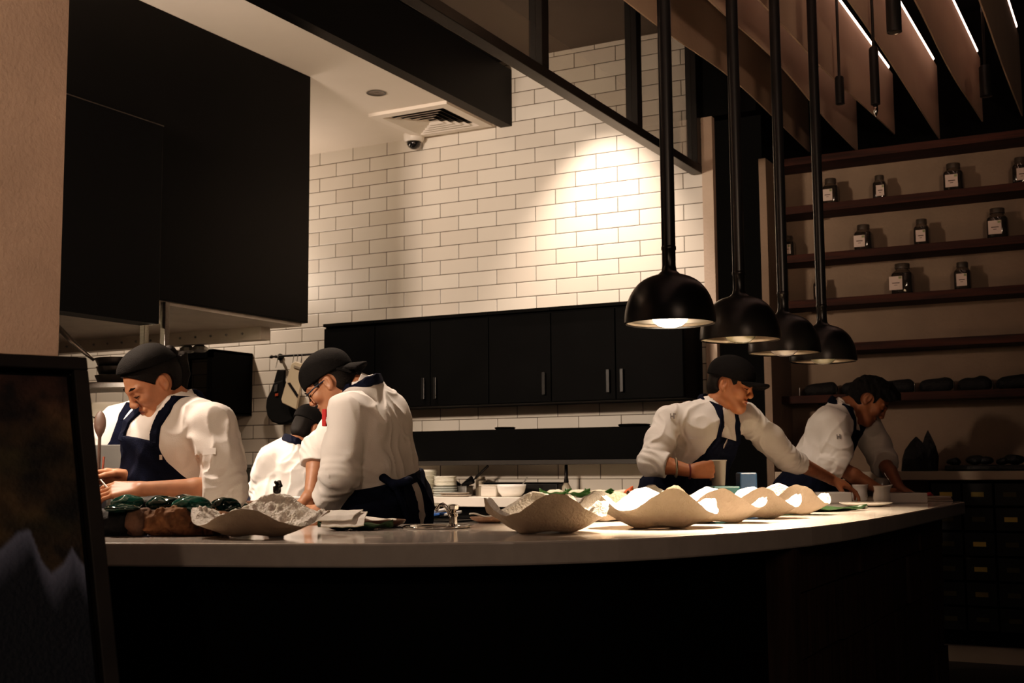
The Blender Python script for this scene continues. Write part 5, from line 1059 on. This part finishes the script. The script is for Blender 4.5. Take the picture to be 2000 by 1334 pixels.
        if C.get('brim',1):
            pr = []
            bu = C.get('brim_up',0.0); bl_ = C.get('brim_len',0.062)
            for i in range(15):
                t = (i-7)/7; pr.append(cap(h.p(t*0.070,sgn*(0.070+0.022*(1-t*t)),0.034-0.010*t*t), h.p(t*0.058,sgn*(0.105+bl_*(1-t*t)**0.7),0.030-0.022*t*t+bu*(1-0.4*t*t)), 0.0055*k, 0.0048*k, 0.012))
            blob('cap_brim', pr, CAPM, root, 0.003)
    elif hs == 'pony':
        hairfield([sk(0.009), ell(h.p(0,-0.03,0.01),[0.080*k,0.085*k,0.085*k],ax)], lambda a,b,u: np.maximum(np.maximum(b-0.088+1.0*np.clip(0.062-u,0,1), -0.055-u+np.clip(b+0.03,0,1)*1.3), -(np.sqrt((b+0.012)**2+(u+0.004)**2)-0.033)*(np.abs(a)>0.05)-1.0*(np.abs(a)<=0.05)), 'hair', HAIRM, 0.003, (0.0015,40))
        pt = h.p(0,-0.108,0.05); gd = Vector((0,0,-1)); bk = -h.F
        pr = [ell(h.p(0,-0.110,0.058),[0.026*k]*3,ax,0.02)]
        for i in range(9):
            a_ = i*0.7; o_ = h.S*(0.016*cos(a_))+h.F*(0.012*sin(a_)); q0 = pt+o_*0.6; q1 = pt+bk*0.045+gd*0.035+o_*1.2; q2 = q1+gd*0.07+h.S*0.004*sin(i)-h.F*0.012+o_*0.3; q3 = q2+gd*(0.05+0.012*(i%3))+h.F*0.012
            pr += [cap(q0,q1,0.011,0.012,0.008), cap(q1,q2,0.012,0.010,0.008), cap(q2,q3,0.010,0.003,0.006)]
        blob('ponytail', pr, HAIRM, root, 0.003, (0.002,70))
        hairfield([sk(0.014,0.000), ell(h.p(0,-0.005,0.082),[0.075*k,0.088*k,0.050*k],ax,0.03)], lambda a,b,u: 0.070+0.30*b-u, 'cap', CAPM, 0.003)
    elif hs == 'short':
        pr = [sk(0.012), ell(h.p(0,-0.035,0.0),[0.080*k,0.080*k,0.085*k],ax), ell(h.p(0,0.035,0.095),[0.072*k,0.072*k,0.045*k],ax,0.03), ell(h.p(0,0.082,0.082),[0.058*k,0.034*k,0.034*k],ax,0.03), ell(h.p(0,0.100,0.058),[0.050*k,0.017*k,0.028*k],ax,0.02), ell(h.p(0.02,0.104,0.040),[0.026*k,0.012*k,0.024*k],ax,0.015), ell(h.p(-0.025,0.102,0.044),[0.024*k,0.012*k,0.022*k],ax,0.015)]
        hairfield(pr, lambda a,b,u: np.maximum(np.maximum(np.where((u<0.045)&(b<0.084),b-0.030+0.0*u,-1), -0.070-u+np.clip(b+0.04,0,1)*1.1), -(np.sqrt((b+0.012)**2+(u+0.004)**2)-0.034)*(np.abs(a)>0.05)-1.0*(np.abs(a)<=0.05)), 'hair', HAIRM, 0.003, (0.009,42))
    # eyebrows and lashes
    for s in (-1,1):
        if hs != 'none':
            blob('eyebrow', [cap(h.p(s*0.012,0.0885,0.0285),h.p(s*0.034,0.084,0.0355),0.0032*k,0.0036*k,0.003), cap(h.p(s*0.034,0.084,0.0355),h.p(s*0.052,0.0705,0.0315),0.0036*k,0.0022*k,0.003)], HAIRM, root, 0.0015)
            blob('eyelash', [cap(h.p(s*0.019,0.0855,0.0035),h.p(s*0.032,0.0865,0.0008),0.0016*k,0.0020*k,0.002), cap(h.p(s*0.032,0.0865,0.0008),h.p(s*0.045,0.077,0.0035),0.0020*k,0.0014*k,0.002)], HAIRM, root, 0.0012)
    return root, dict(h=h, N=N, V=V, S=S, F=Ft, W=W, SL=SL, SR=SR, Cc=Cc)
def arr(v): return Vector(v)
Z0 = Vector((0,0,1))
LIM = None
# ---------------------------------------------------------------- A: chef with ponytail, left
DA = 4.20
FA = face(-0.62,-0.78)
hA = Head(at(299,750,DA-0.02), face(-0.82,-0.58), radians(37), radians(-3), 0.98)
wl_ = at(275,957,DA-0.30); wr_ = at(262,936,DA-0.02)
A, a_ = person('person','woman chef with dark ponytail and black cap, in navy apron, beside the driftwood',dict(
  N=at(349,781,DA+0.02), W=at(336,948,DA+0.02), P=at(340,1030,DA+0.02), F=FA, w=0.95, female=True, skin=('light brown',(0.47,0.22,0.125)), head=hA, hairstyle='pony',
  SL=at(415,824,DA-0.12), SR=at(288,832,DA+0.14),
  EL=at(440,958,DA-0.20), ER=at(300,955,DA+0.22),
  HL=dict(w=wl_, D=(-RH*0.98+Z0*0.0-FH*0.12), N=(-Z0*0.75+FH*0.6), T=(FH*0.75+Z0*0.6), curls=(0.45,0.5,0.5,0.45), th=(0.9,0.35,0.3), sc=0.95, thumb_curl=0.15),
  HR=dict(w=wr_, D=(-RH*0.95-FH*0.30+Z0*0.05), N=(-FH*0.7-Z0*0.5), T=(Z0*0.8-FH*0.5), curls=(0.5,0.55,0.6,0.6), th=(0.85,0.3,0.5), sc=0.95, thumb_curl=0.3),
  cuffL=0.30, cuffR=0.35, bag=1.0, sleeve=1.05, bib=0.165, seed=1, vox=0.0028, hem=0.70))
pb_ = at(412,862,DA-0.235)
# ---------------------------------------------------------------- B: chef with glasses and cap turned back
DB = 5.0
hB = Head(at(645,752,DB), face(-1.0,0.10), radians(34), 0, 1.02)
B_, b_ = person('person','chef in backward black cap and blue glasses, seen from behind, navy apron tied at back',dict(
  N=at(708,752,DB), W=at(745,945,DB+0.02), P=at(748,1000,DB+0.02), F=face(-0.85,0.40), skin=('medium brown',(0.40,0.185,0.105)), head=hB, hairstyle='cap_back', brim_up=-0.038,
  SL=at(678,800,DB-0.15), SR=at(706,800,DB+0.20), EL=at(664,930,DB-0.21), ER=at(622,880,DB+0.20),
  HL=dict(w=at(636,992,DB-0.12), D=(-RH*0.75-Z0*0.65+FH*0.1), N=(FH*0.9-RH*0.2), T=(-RH*0.6+Z0*0.5+FH*0.2), curls=(0.5,0.55,0.6,0.6), sc=1.0),
  HR=dict(w=at(606,968,DB+0.10), D=(-RH*0.3-Z0*0.95), N=(-FH*0.6-RH*0.5), T=(-RH*0.8-FH*0.3), curls=(0.4,0.5,0.5,0.5), sc=1.0),
  cuffL=0.75, cuffR=0.32, bag=1.06, sleeve=1.08, bib=0.26, seed=4, hem=0.72, gap=0.028, gaps=-0.02,
  knot=at(771,947,DB-0.16), kd=((RH*0.9+Z0*0.25),(RH*-0.8+Z0*0.5),(RH*0.35-Z0*0.9))))
h = hB
for s in (1,-1):
    MB().tube([h.p(s*0.076,-0.004,0.014),h.p(s*0.074,0.05,0.012),h.p(s*0.062,0.092,0.006)],0.0026,8).build('glasses_temple', mat('blue plastic',(0.03,0.06,0.42),0.35), B_, smooth=True)
    MB().tube([h.p(s*(0.034+0.027*cos(t)),0.098-0.012*abs(cos(t))*(1 if cos(t)*1>0 else 0.2),0.004+0.019*sin(t)) for t in np.linspace(0,2*pi,21)],0.0022,8).build('glasses_rim', BP, B_, smooth=True)
bz = at(632,818,DB-0.16); 
MB().obox(tuple(at(634,816,DB-0.10)),RH,FH,(0,0,1),0.008,0.02,0.034).build('red_tag', REDM, B_, bevel=0.003)
# ---------------------------------------------------------------- C: smaller chef at the back
DC = 6.7
hC = Head(at(606,842,DC), face(0.70,0.62), radians(28), 0, 1.0)
C_, c2_ = person('person','small chef in the background, seen from behind in white coat and black cap',dict(
  N=at(582,864,DC), W=at(552,985,DC), P=at(550,1020,DC), F=face(0.55,0.80), skin=('brown',(0.36,0.16,0.09)), head=hC, hairstyle='cap_front', brim_up=-0.01,
  SL=at(530,893,DC-0.02), SR=at(632,893,DC+0.02), EL=at(508,955,DC+0.06), ER=at(650,965,DC+0.05),
  HL=dict(w=at(540,985,DC+0.28), D=(RH*0.6+FH*0.6), N=(-Z0), T=(RH*0.5-FH*0.3), curls=(0.4,0.5,0.5,0.5)), HR=dict(w=at(620,985,DC+0.28), D=(-RH*0.2+FH*0.9), N=(-Z0), T=(-RH), curls=(0.4,0.5,0.5,0.5)),
  cuffL=0.5, cuffR=0.5, bib=0.28, seed=7, vox=0.0045, cvox=0.006, hem=0.75, w=1.0, bag=0.98, waist=-0.02))
# ---------------------------------------------------------------- D: chef reaching along the bar
DD = 5.62
hD = Head(at(1428,755,DD), face(0.82,-0.45), radians(15), radians(-5), 1.0)
wD = at(1352,921,DD-0.30)
D_, d_ = person('person','chef in black peaked cap reaching along the bar, holding a cup',dict(
  N=at(1398,795,DD), W=at(1342,930,DD+0.02), P=at(1330,985,DD+0.04), F=face(0.72,-0.60), skin=('warm brown',(0.40,0.17,0.085)), head=hD, hairstyle='cap_front', brim_up=0.012,
  SL=at(1456,812,DD+0.14), SR=at(1308,815,DD-0.12), EL=at(1535,893,DD+0.30), ER=at(1272,902,DD-0.24),
  HL=dict(w=at(1624,936,DD+0.55), D=(RH*0.93+FH*0.12-Z0*0.36), N=(-Z0*0.8-RH*0.4), T=(-FH*0.75-Z0*0.3), curls=(0.35,0.4,0.45,0.5), th=(0.8,0.4,0.5)),
  HR=dict(w=wD, D=(RH*0.97+Z0*0.10+FH*0.1), N=(FH*0.8+RH*0.1-Z0*0.3), T=(Z0*0.95+FH*0.15), curls=(0.85,0.9,0.95,1.0), th=(0.75,0.3,0.6), spread=0.01),
  cuffL=0.30, cuffR=0.40, bib=0.235, seed=11, hem=0.72, bag=1.0, sleeve=0.90))
MB().tube([wD+(Z0*cos(t)*0.031+FH*sin(t)*0.031)-RH*0.012 for t in np.linspace(0,2*pi,21)],0.004,8).build('bracelet', mat('dark red cord',(0.10,0.01,0.015),0.6), D_, smooth=True)
eD = at(1272,902,DD-0.24); wq = eD.lerp(wD,0.60); MB().tube([wq+(Z0*cos(t)*0.040+FH*sin(t)*0.040) for t in np.linspace(0,2*pi,21)],0.005,8).build('wristband', mat('steel band',(0.3,0.27,0.2),0.3,0.8), D_, smooth=True)
# ---------------------------------------------------------------- E: bent chef at the far end
DE = 6.55
hE = Head(at(1697,783,DE), face(0.90,-0.22), radians(42), radians(0), 1.04)
E_, e2_ = person('person','bareheaded dark haired chef bending over the far end of the bar',dict(
  N=at(1645,795,DE), W=at(1592,920,DE+0.02), P=at(1572,975,DE+0.04), F=face(0.85,-0.35), skin=('deep brown',(0.30,0.125,0.06)), head=hE, hairstyle='short',
  SL=at(1690,822,DE+0.12), SR=at(1628,826,DE-0.13), EL=at(1727,905,DE+0.05), ER=at(1642,915,DE-0.22),
  HL=dict(w=at(1757,952,DE-0.18), D=(RH*0.8-Z0*0.45-FH*0.4), N=(-Z0*0.8-RH*0.3), T=(-FH*0.7-RH*0.2), curls=(0.5,0.5,0.5,0.5)),
  HR=dict(w=at(1715,955,DE-0.28), D=(RH*0.95-Z0*0.1+FH*0.1), N=(-Z0), T=(FH*0.9), curls=(0.4,0.45,0.5,0.5)),
  strap_arm=0, cuffL=0.12, cuffR=0.12, bib=0.29, seed=15, hem=0.74, bag=1.02, sleeve=1.1))
# ---------------------------------------------------------------- F: chef hidden behind the ponytailed one
DF = 5.0
hF = Head(at(318,748,DF), face(0.3,-0.9), radians(30), 0, 0.98)
F_, f2_ = person('person','chef in white coat mostly hidden behind the woman with the ponytail',dict(
  N=at(290,800,DF), W=at(268,940,DF), P=at(268,985,DF), F=face(0.25,-0.95), skin=('medium brown two',(0.42,0.2,0.115)), head=hF, hairstyle='cap_front', brim=0,
  SL=at(350,828,DF+0.02), SR=at(232,832,DF-0.02), EL=at(365,920,DF-0.05), ER=at(222,915,DF-0.05),
  HL=dict(w=at(310,955,DF-0.12), D=(-RH), N=(-Z0), T=(-FH), curls=(0.5,0.5,0.5,0.5)), HR=dict(w=at(280,960,DF-0.12), D=(RH), N=(-Z0), T=(-FH), curls=(0.5,0.5,0.5,0.5)),
  cuffL=0.6, cuffR=0.6, bib=0.27, seed=20, vox=0.0045, cvox=0.006, hem=0.75))
# small marks on coats
def mark(par, c, r, u, w_, h_, nm, m_):
    n = r.cross(u); MB().obox(c, r, u, n, w_, h_, 0.0012).build(nm, m_, par)
# plastic cup in the reaching chef's hand
cq = wD+RH*0.118+FH*0.03
t = thing('plastic_cup','clear plastic cup held by the reaching chef','cup',(cq.x,cq.y,cq.z-0.06))
MB().lathe([(0.026,-0.062),(0.028,-0.060),(0.036,0.045),(0.038,0.046),(0.036,0.048),(0.034,0.045),(0.026,-0.055),(0,-0.055)],tuple(cq),32,cap1=False).build('cup', mat('cloudy cup',(0.60,0.55,0.48),0.3,trans=0.35), t, smooth=True)
MB().lathe([(0.0375,0.044),(0.0392,0.047),(0.0375,0.050)],tuple(cq),32,cap0=False,cap1=False).build('rim', mat('cloudy cup rim',(0.65,0.6,0.55),0.25), t, smooth=True)
# thin things in hands
tip = at(214,958,DA-0.30); MB().tube([tip, tip+RH*0.035+Z0*0.02+FH*0.01],[0.006,0.003],8).build
t = tag(MB().tube([tip-RH*0.03+Z0*0.035, tip, tip+RH*0.02-Z0*0.012],[0.002,0.004,0.002],8).build('white_sliver', mat('white sliver',(0.85,0.82,0.78),0.3), smooth=True),'thin white sliver between the woman chef\'s fingers','food')
tip = at(226,953,DA-0.28); tag(MB().tube([tip, tip+RH*0.03+Z0*0.008],[0.003,0.002],8).build('green_stem', mat('green stem',(0.35,0.42,0.05),0.5), smooth=True),'tiny green stem in the woman chef\'s fingertips','food')
tip = at(1735,946,DE-0.26); tag(MB().tube([tip+RH*-0.02+Z0*0.06, tip+RH*0.03-Z0*0.02],[0.002,0.003],8).build('tweezers', CHROME, smooth=True),'steel tweezers in the bent chef\'s hand','tweezers')

# small things sewn on the coats and aprons
from mathutils.bvhtree import BVHTree
def decal(par, part, px, py, quads, m_, nm, lift=0.0012, up=None):
    o = [c for c in par.children if c.name.split('.')[0] == part][0]; me = o.data; n = len(me.vertices); co = np.empty(n*3); me.vertices.foreach_get('co', co); mw = np.array(par.matrix_basis @ o.matrix_parent_inverse)
    co = co.reshape(-1,3)@mw[:3,:3].T+mw[:3,3]; d = ray(px,py).normalized(); v = co-np.array(ORG); t = v@np.array(d); dist = np.linalg.norm(v-np.outer(t,np.array(d)),axis=1)
    idx = np.where(dist < 0.012)[0]
    if len(idx) == 0: return
    tm = t[idx].min(); sel = idx[t[idx] < tm+0.012]; no = np.empty(n*3); me.vertices.foreach_get('normal', no); nrm_ = Vector(no.reshape(-1,3)[sel].mean(axis=0)).normalized()
    if nrm_.dot(d) > 0: nrm_ = -nrm_
    c = ORG+d*tm; r = RT-nrm_*RT.dot(nrm_); r.normalize(); u = nrm_.cross(r).normalized(); m = MB()
    for (x0,y0,x1,y1) in quads: m.add([c+r*x+u*y+nrm_*(lift+0.002*k) for k in (0,1) for x,y in ((x0,y0),(x1,y0),(x1,y1),(x0,y1))],[(0,1,2,3),(4,5,6,7),(0,1,5,4),(1,2,6,5),(2,3,7,6),(3,0,4,7)])
    m.build(nm, m_, par)
NAMEB = mat('pale name tag', (0.62,0.55,0.48), 0.5)
decal(D_, 'apron', 1416, 866, [(-0.030,-0.008,0.030,0.008)], NAMEB, 'name_tag'); decal(D_, 'apron', 1416, 866, [(-0.022,-0.003,0.022,0.002)], GREYT, 'name_print', 0.0036)
decal(D_, 'jacket', 1313, 813, [(-0.010,-0.012,-0.006,0.012),(0.004,-0.012,0.010,0.014),(-0.006,-0.004,0.004,0.002),(0.008,0.008,0.016,0.013)], GREYT, 'embroidered_mark')
decal(E_, 'jacket', 1638, 853, [(-0.010,-0.012,-0.005,0.012),(0.004,-0.012,0.010,0.012),(-0.005,-0.003,0.004,0.003)], GREYT, 'embroidered_mark')
decal(A, 'jacket', 410, 882, [(-0.026,-0.010,0.026,0.010)], mat('coat patch', (0.82,0.78,0.74), 0.8), 'sleeve_patch')
decal(A, 'apron', 314, 893, [(-0.004,-0.008,0.005,0.008)], NAMEB, 'pin')
# ================================================================ lights, camera, look
def spot(name, loc, tgt, W, ang, blend=0.5, col=(1,0.78,0.55), r=0.03):
    l = bpy.data.lights.new(name, 'SPOT'); l.energy = W; l.spot_size = radians(ang); l.spot_blend = blend; l.color = col; l.shadow_soft_size = r
    o = bpy.data.objects.new(name, l); COL.objects.link(o); o.location = loc
    o.rotation_euler = (Vector(tgt)-Vector(loc)).to_track_quat('-Z','Y').to_euler(); return o
def area(name, loc, tgt, W, sx, sy, col=(1,0.8,0.6)):
    l = bpy.data.lights.new(name, 'AREA'); l.shape = 'RECTANGLE'; l.size = sx; l.size_y = sy; l.energy = W; l.color = col
    o = bpy.data.objects.new(name, l); COL.objects.link(o); o.location = loc
    o.rotation_euler = (Vector(tgt)-Vector(loc)).to_track_quat('-Z','Y').to_euler(); return o
WARM = (1.0,0.74,0.5); WARM2 = (1.0,0.785,0.615)
for i,(x,y) in enumerate(PEND):
    spot('pendant_beam', (x,y,PZ-0.02), (x,y,0.9), (330,240,120,55)[i], 95, 0.6, WARM, 0.035)
spot('wall_washer', (-3.05,6.55,3.82), (-3.15,6.98,2.4), 330, 62, 1.0, WARM2, 0.03)
spot('kitchen_downlight', (-3.55,4.75,3.8), (-3.3,4.4,1.2), 380, 50, 0.6, WARM2, 0.05)
spot('kitchen_downlight', (-4.6,5.9,3.38), (-4.6,5.7,1.0), 150, 110, 0.7, WARM2, 0.06)
spot('kitchen_downlight', (-6.6,6.4,3.38), (-6.6,6.6,1.0), 170, 130, 0.7, WARM2, 0.06)
spot('pass_lamp', (-3.45,2.85,2.35), (-3.0,2.85,1.1), 120, 80, 0.7, WARM2, 0.05)
spot('hood_lamp', (-5.2,3.4,1.90), (-5.0,3.5,0), 140, 140, 0.6, WARM2, 0.06)
spot('hood_lamp', (-5.0,5.0,1.90), (-5.0,5.2,0), 150, 150, 0.6, WARM2, 0.06)
spot('bar_spot', (-2.9,2.3,3.5), (-2.8,3.0,1.1), 260, 40, 0.6, WARM2, 0.05)
spot('chef_spot', (-2.1,4.6,3.7), (-1.9,5.45,1.2), 160, 45, 0.7, WARM2, 0.05)
area('kitchen_ceiling_fill', (-3.5,1.2,2.6), (-4.6,5.5,3.5), 330, 1.2, 0.3, WARM2)  # added fill, out of view, to brighten the kitchen ceiling
area('hood_back_fill', (-6.0,6.35,2.5), (-5.4,6.45,3.42), 15, 1.2, 0.3, WARM2)  # added fill hidden behind the hood, lifts the ceiling and tiles there
spot('pillar_spot', (-1.0,0.3,2.6), (-2.72,2.0,2.1), 140, 50, 0.8, (1,0.72,0.52), 0.06)
area('dining_fill', (0.6,1.5,2.3), (0.2,6.0,3.0), 4, 1.5, 0.6, (1,0.7,0.5))  # soft added fill for the dining side, no fixture behind it
spot('fin_fill', (0.8,0.8,2.0), (-0.9,4.8,3.5), 190, 55, 0.9, (1,0.72,0.52), 0.1)  # added spot, out of view, brightening the baffle faces
spot('fin_fill', (-0.5,0.9,1.75), (-1.9,4.5,3.45), 130, 55, 0.9, (1,0.74,0.55), 0.1)  # second added spot, for the baffles nearest the glazed frame
spot('painting_fill', (-0.7,-0.8,2.7), (-1.55,1.85,0.8), 26, 32, 0.8, (1,0.76,0.58), 0.06)  # added dim light behind the camera so the painting shows brighter
spot('upper_ceiling_fill', (-3.2,3.0,3.0), (-3.1,5.6,3.86), 12, 90, 0.8, WARM2, 0.1)  # added light tucked behind the pillar to lift the upper ceiling
area('bar_front_fill', (1.6,0.2,2.6), (-0.9,4.2,0.8), 5, 1.0, 1.0, (1,0.76,0.6))  # weak unseen fill added for the bar edge and timber panels
w = bpy.data.worlds.new('World'); SC.world = w; w.use_nodes = True
w.node_tree.nodes['Background'].inputs[0].default_value = (1,0.75,0.55,1); w.node_tree.nodes['Background'].inputs[1].default_value = 0.004
cd = bpy.data.cameras.new('Camera'); cd.sensor_width = 36; cd.lens = FPX/2000*36; cd.clip_start = 0.05
cd.dof.use_dof = True; cd.dof.focus_distance = 4.4; cd.dof.aperture_fstop = 6.3
co = bpy.data.objects.new('Camera', cd); COL.objects.link(co)
co.matrix_world = Matrix((( RT.x, UP.x, -FW.x, 0),(RT.y, UP.y, -FW.y, 0),(RT.z, UP.z, -FW.z, EYE),(0,0,0,1)))
SC.camera = co
SC.view_settings.view_transform = 'Standard'; SC.view_settings.look = 'None'; SC.view_settings.exposure = 0.0; SC.view_settings.gamma = 1.0
vs_ = SC.view_settings; vs_.use_curve_mapping = True; cm = vs_.curve_mapping; cv_ = cm.curves[3]
for x_, y_ in ((0.012,0.0075),(0.05,0.042),(0.25,0.26)): cv_.points.new(x_, y_)
cm.update()
try:
    SC.cycles.use_denoising = True; SC.cycles.denoiser = 'OPENIMAGEDENOISE'
except Exception: pass
SC.cycles.max_bounces = 10; SC.cycles.sample_clamp_indirect = 6.0; SC.cycles.caustics_reflective = False; SC.cycles.caustics_refractive = False
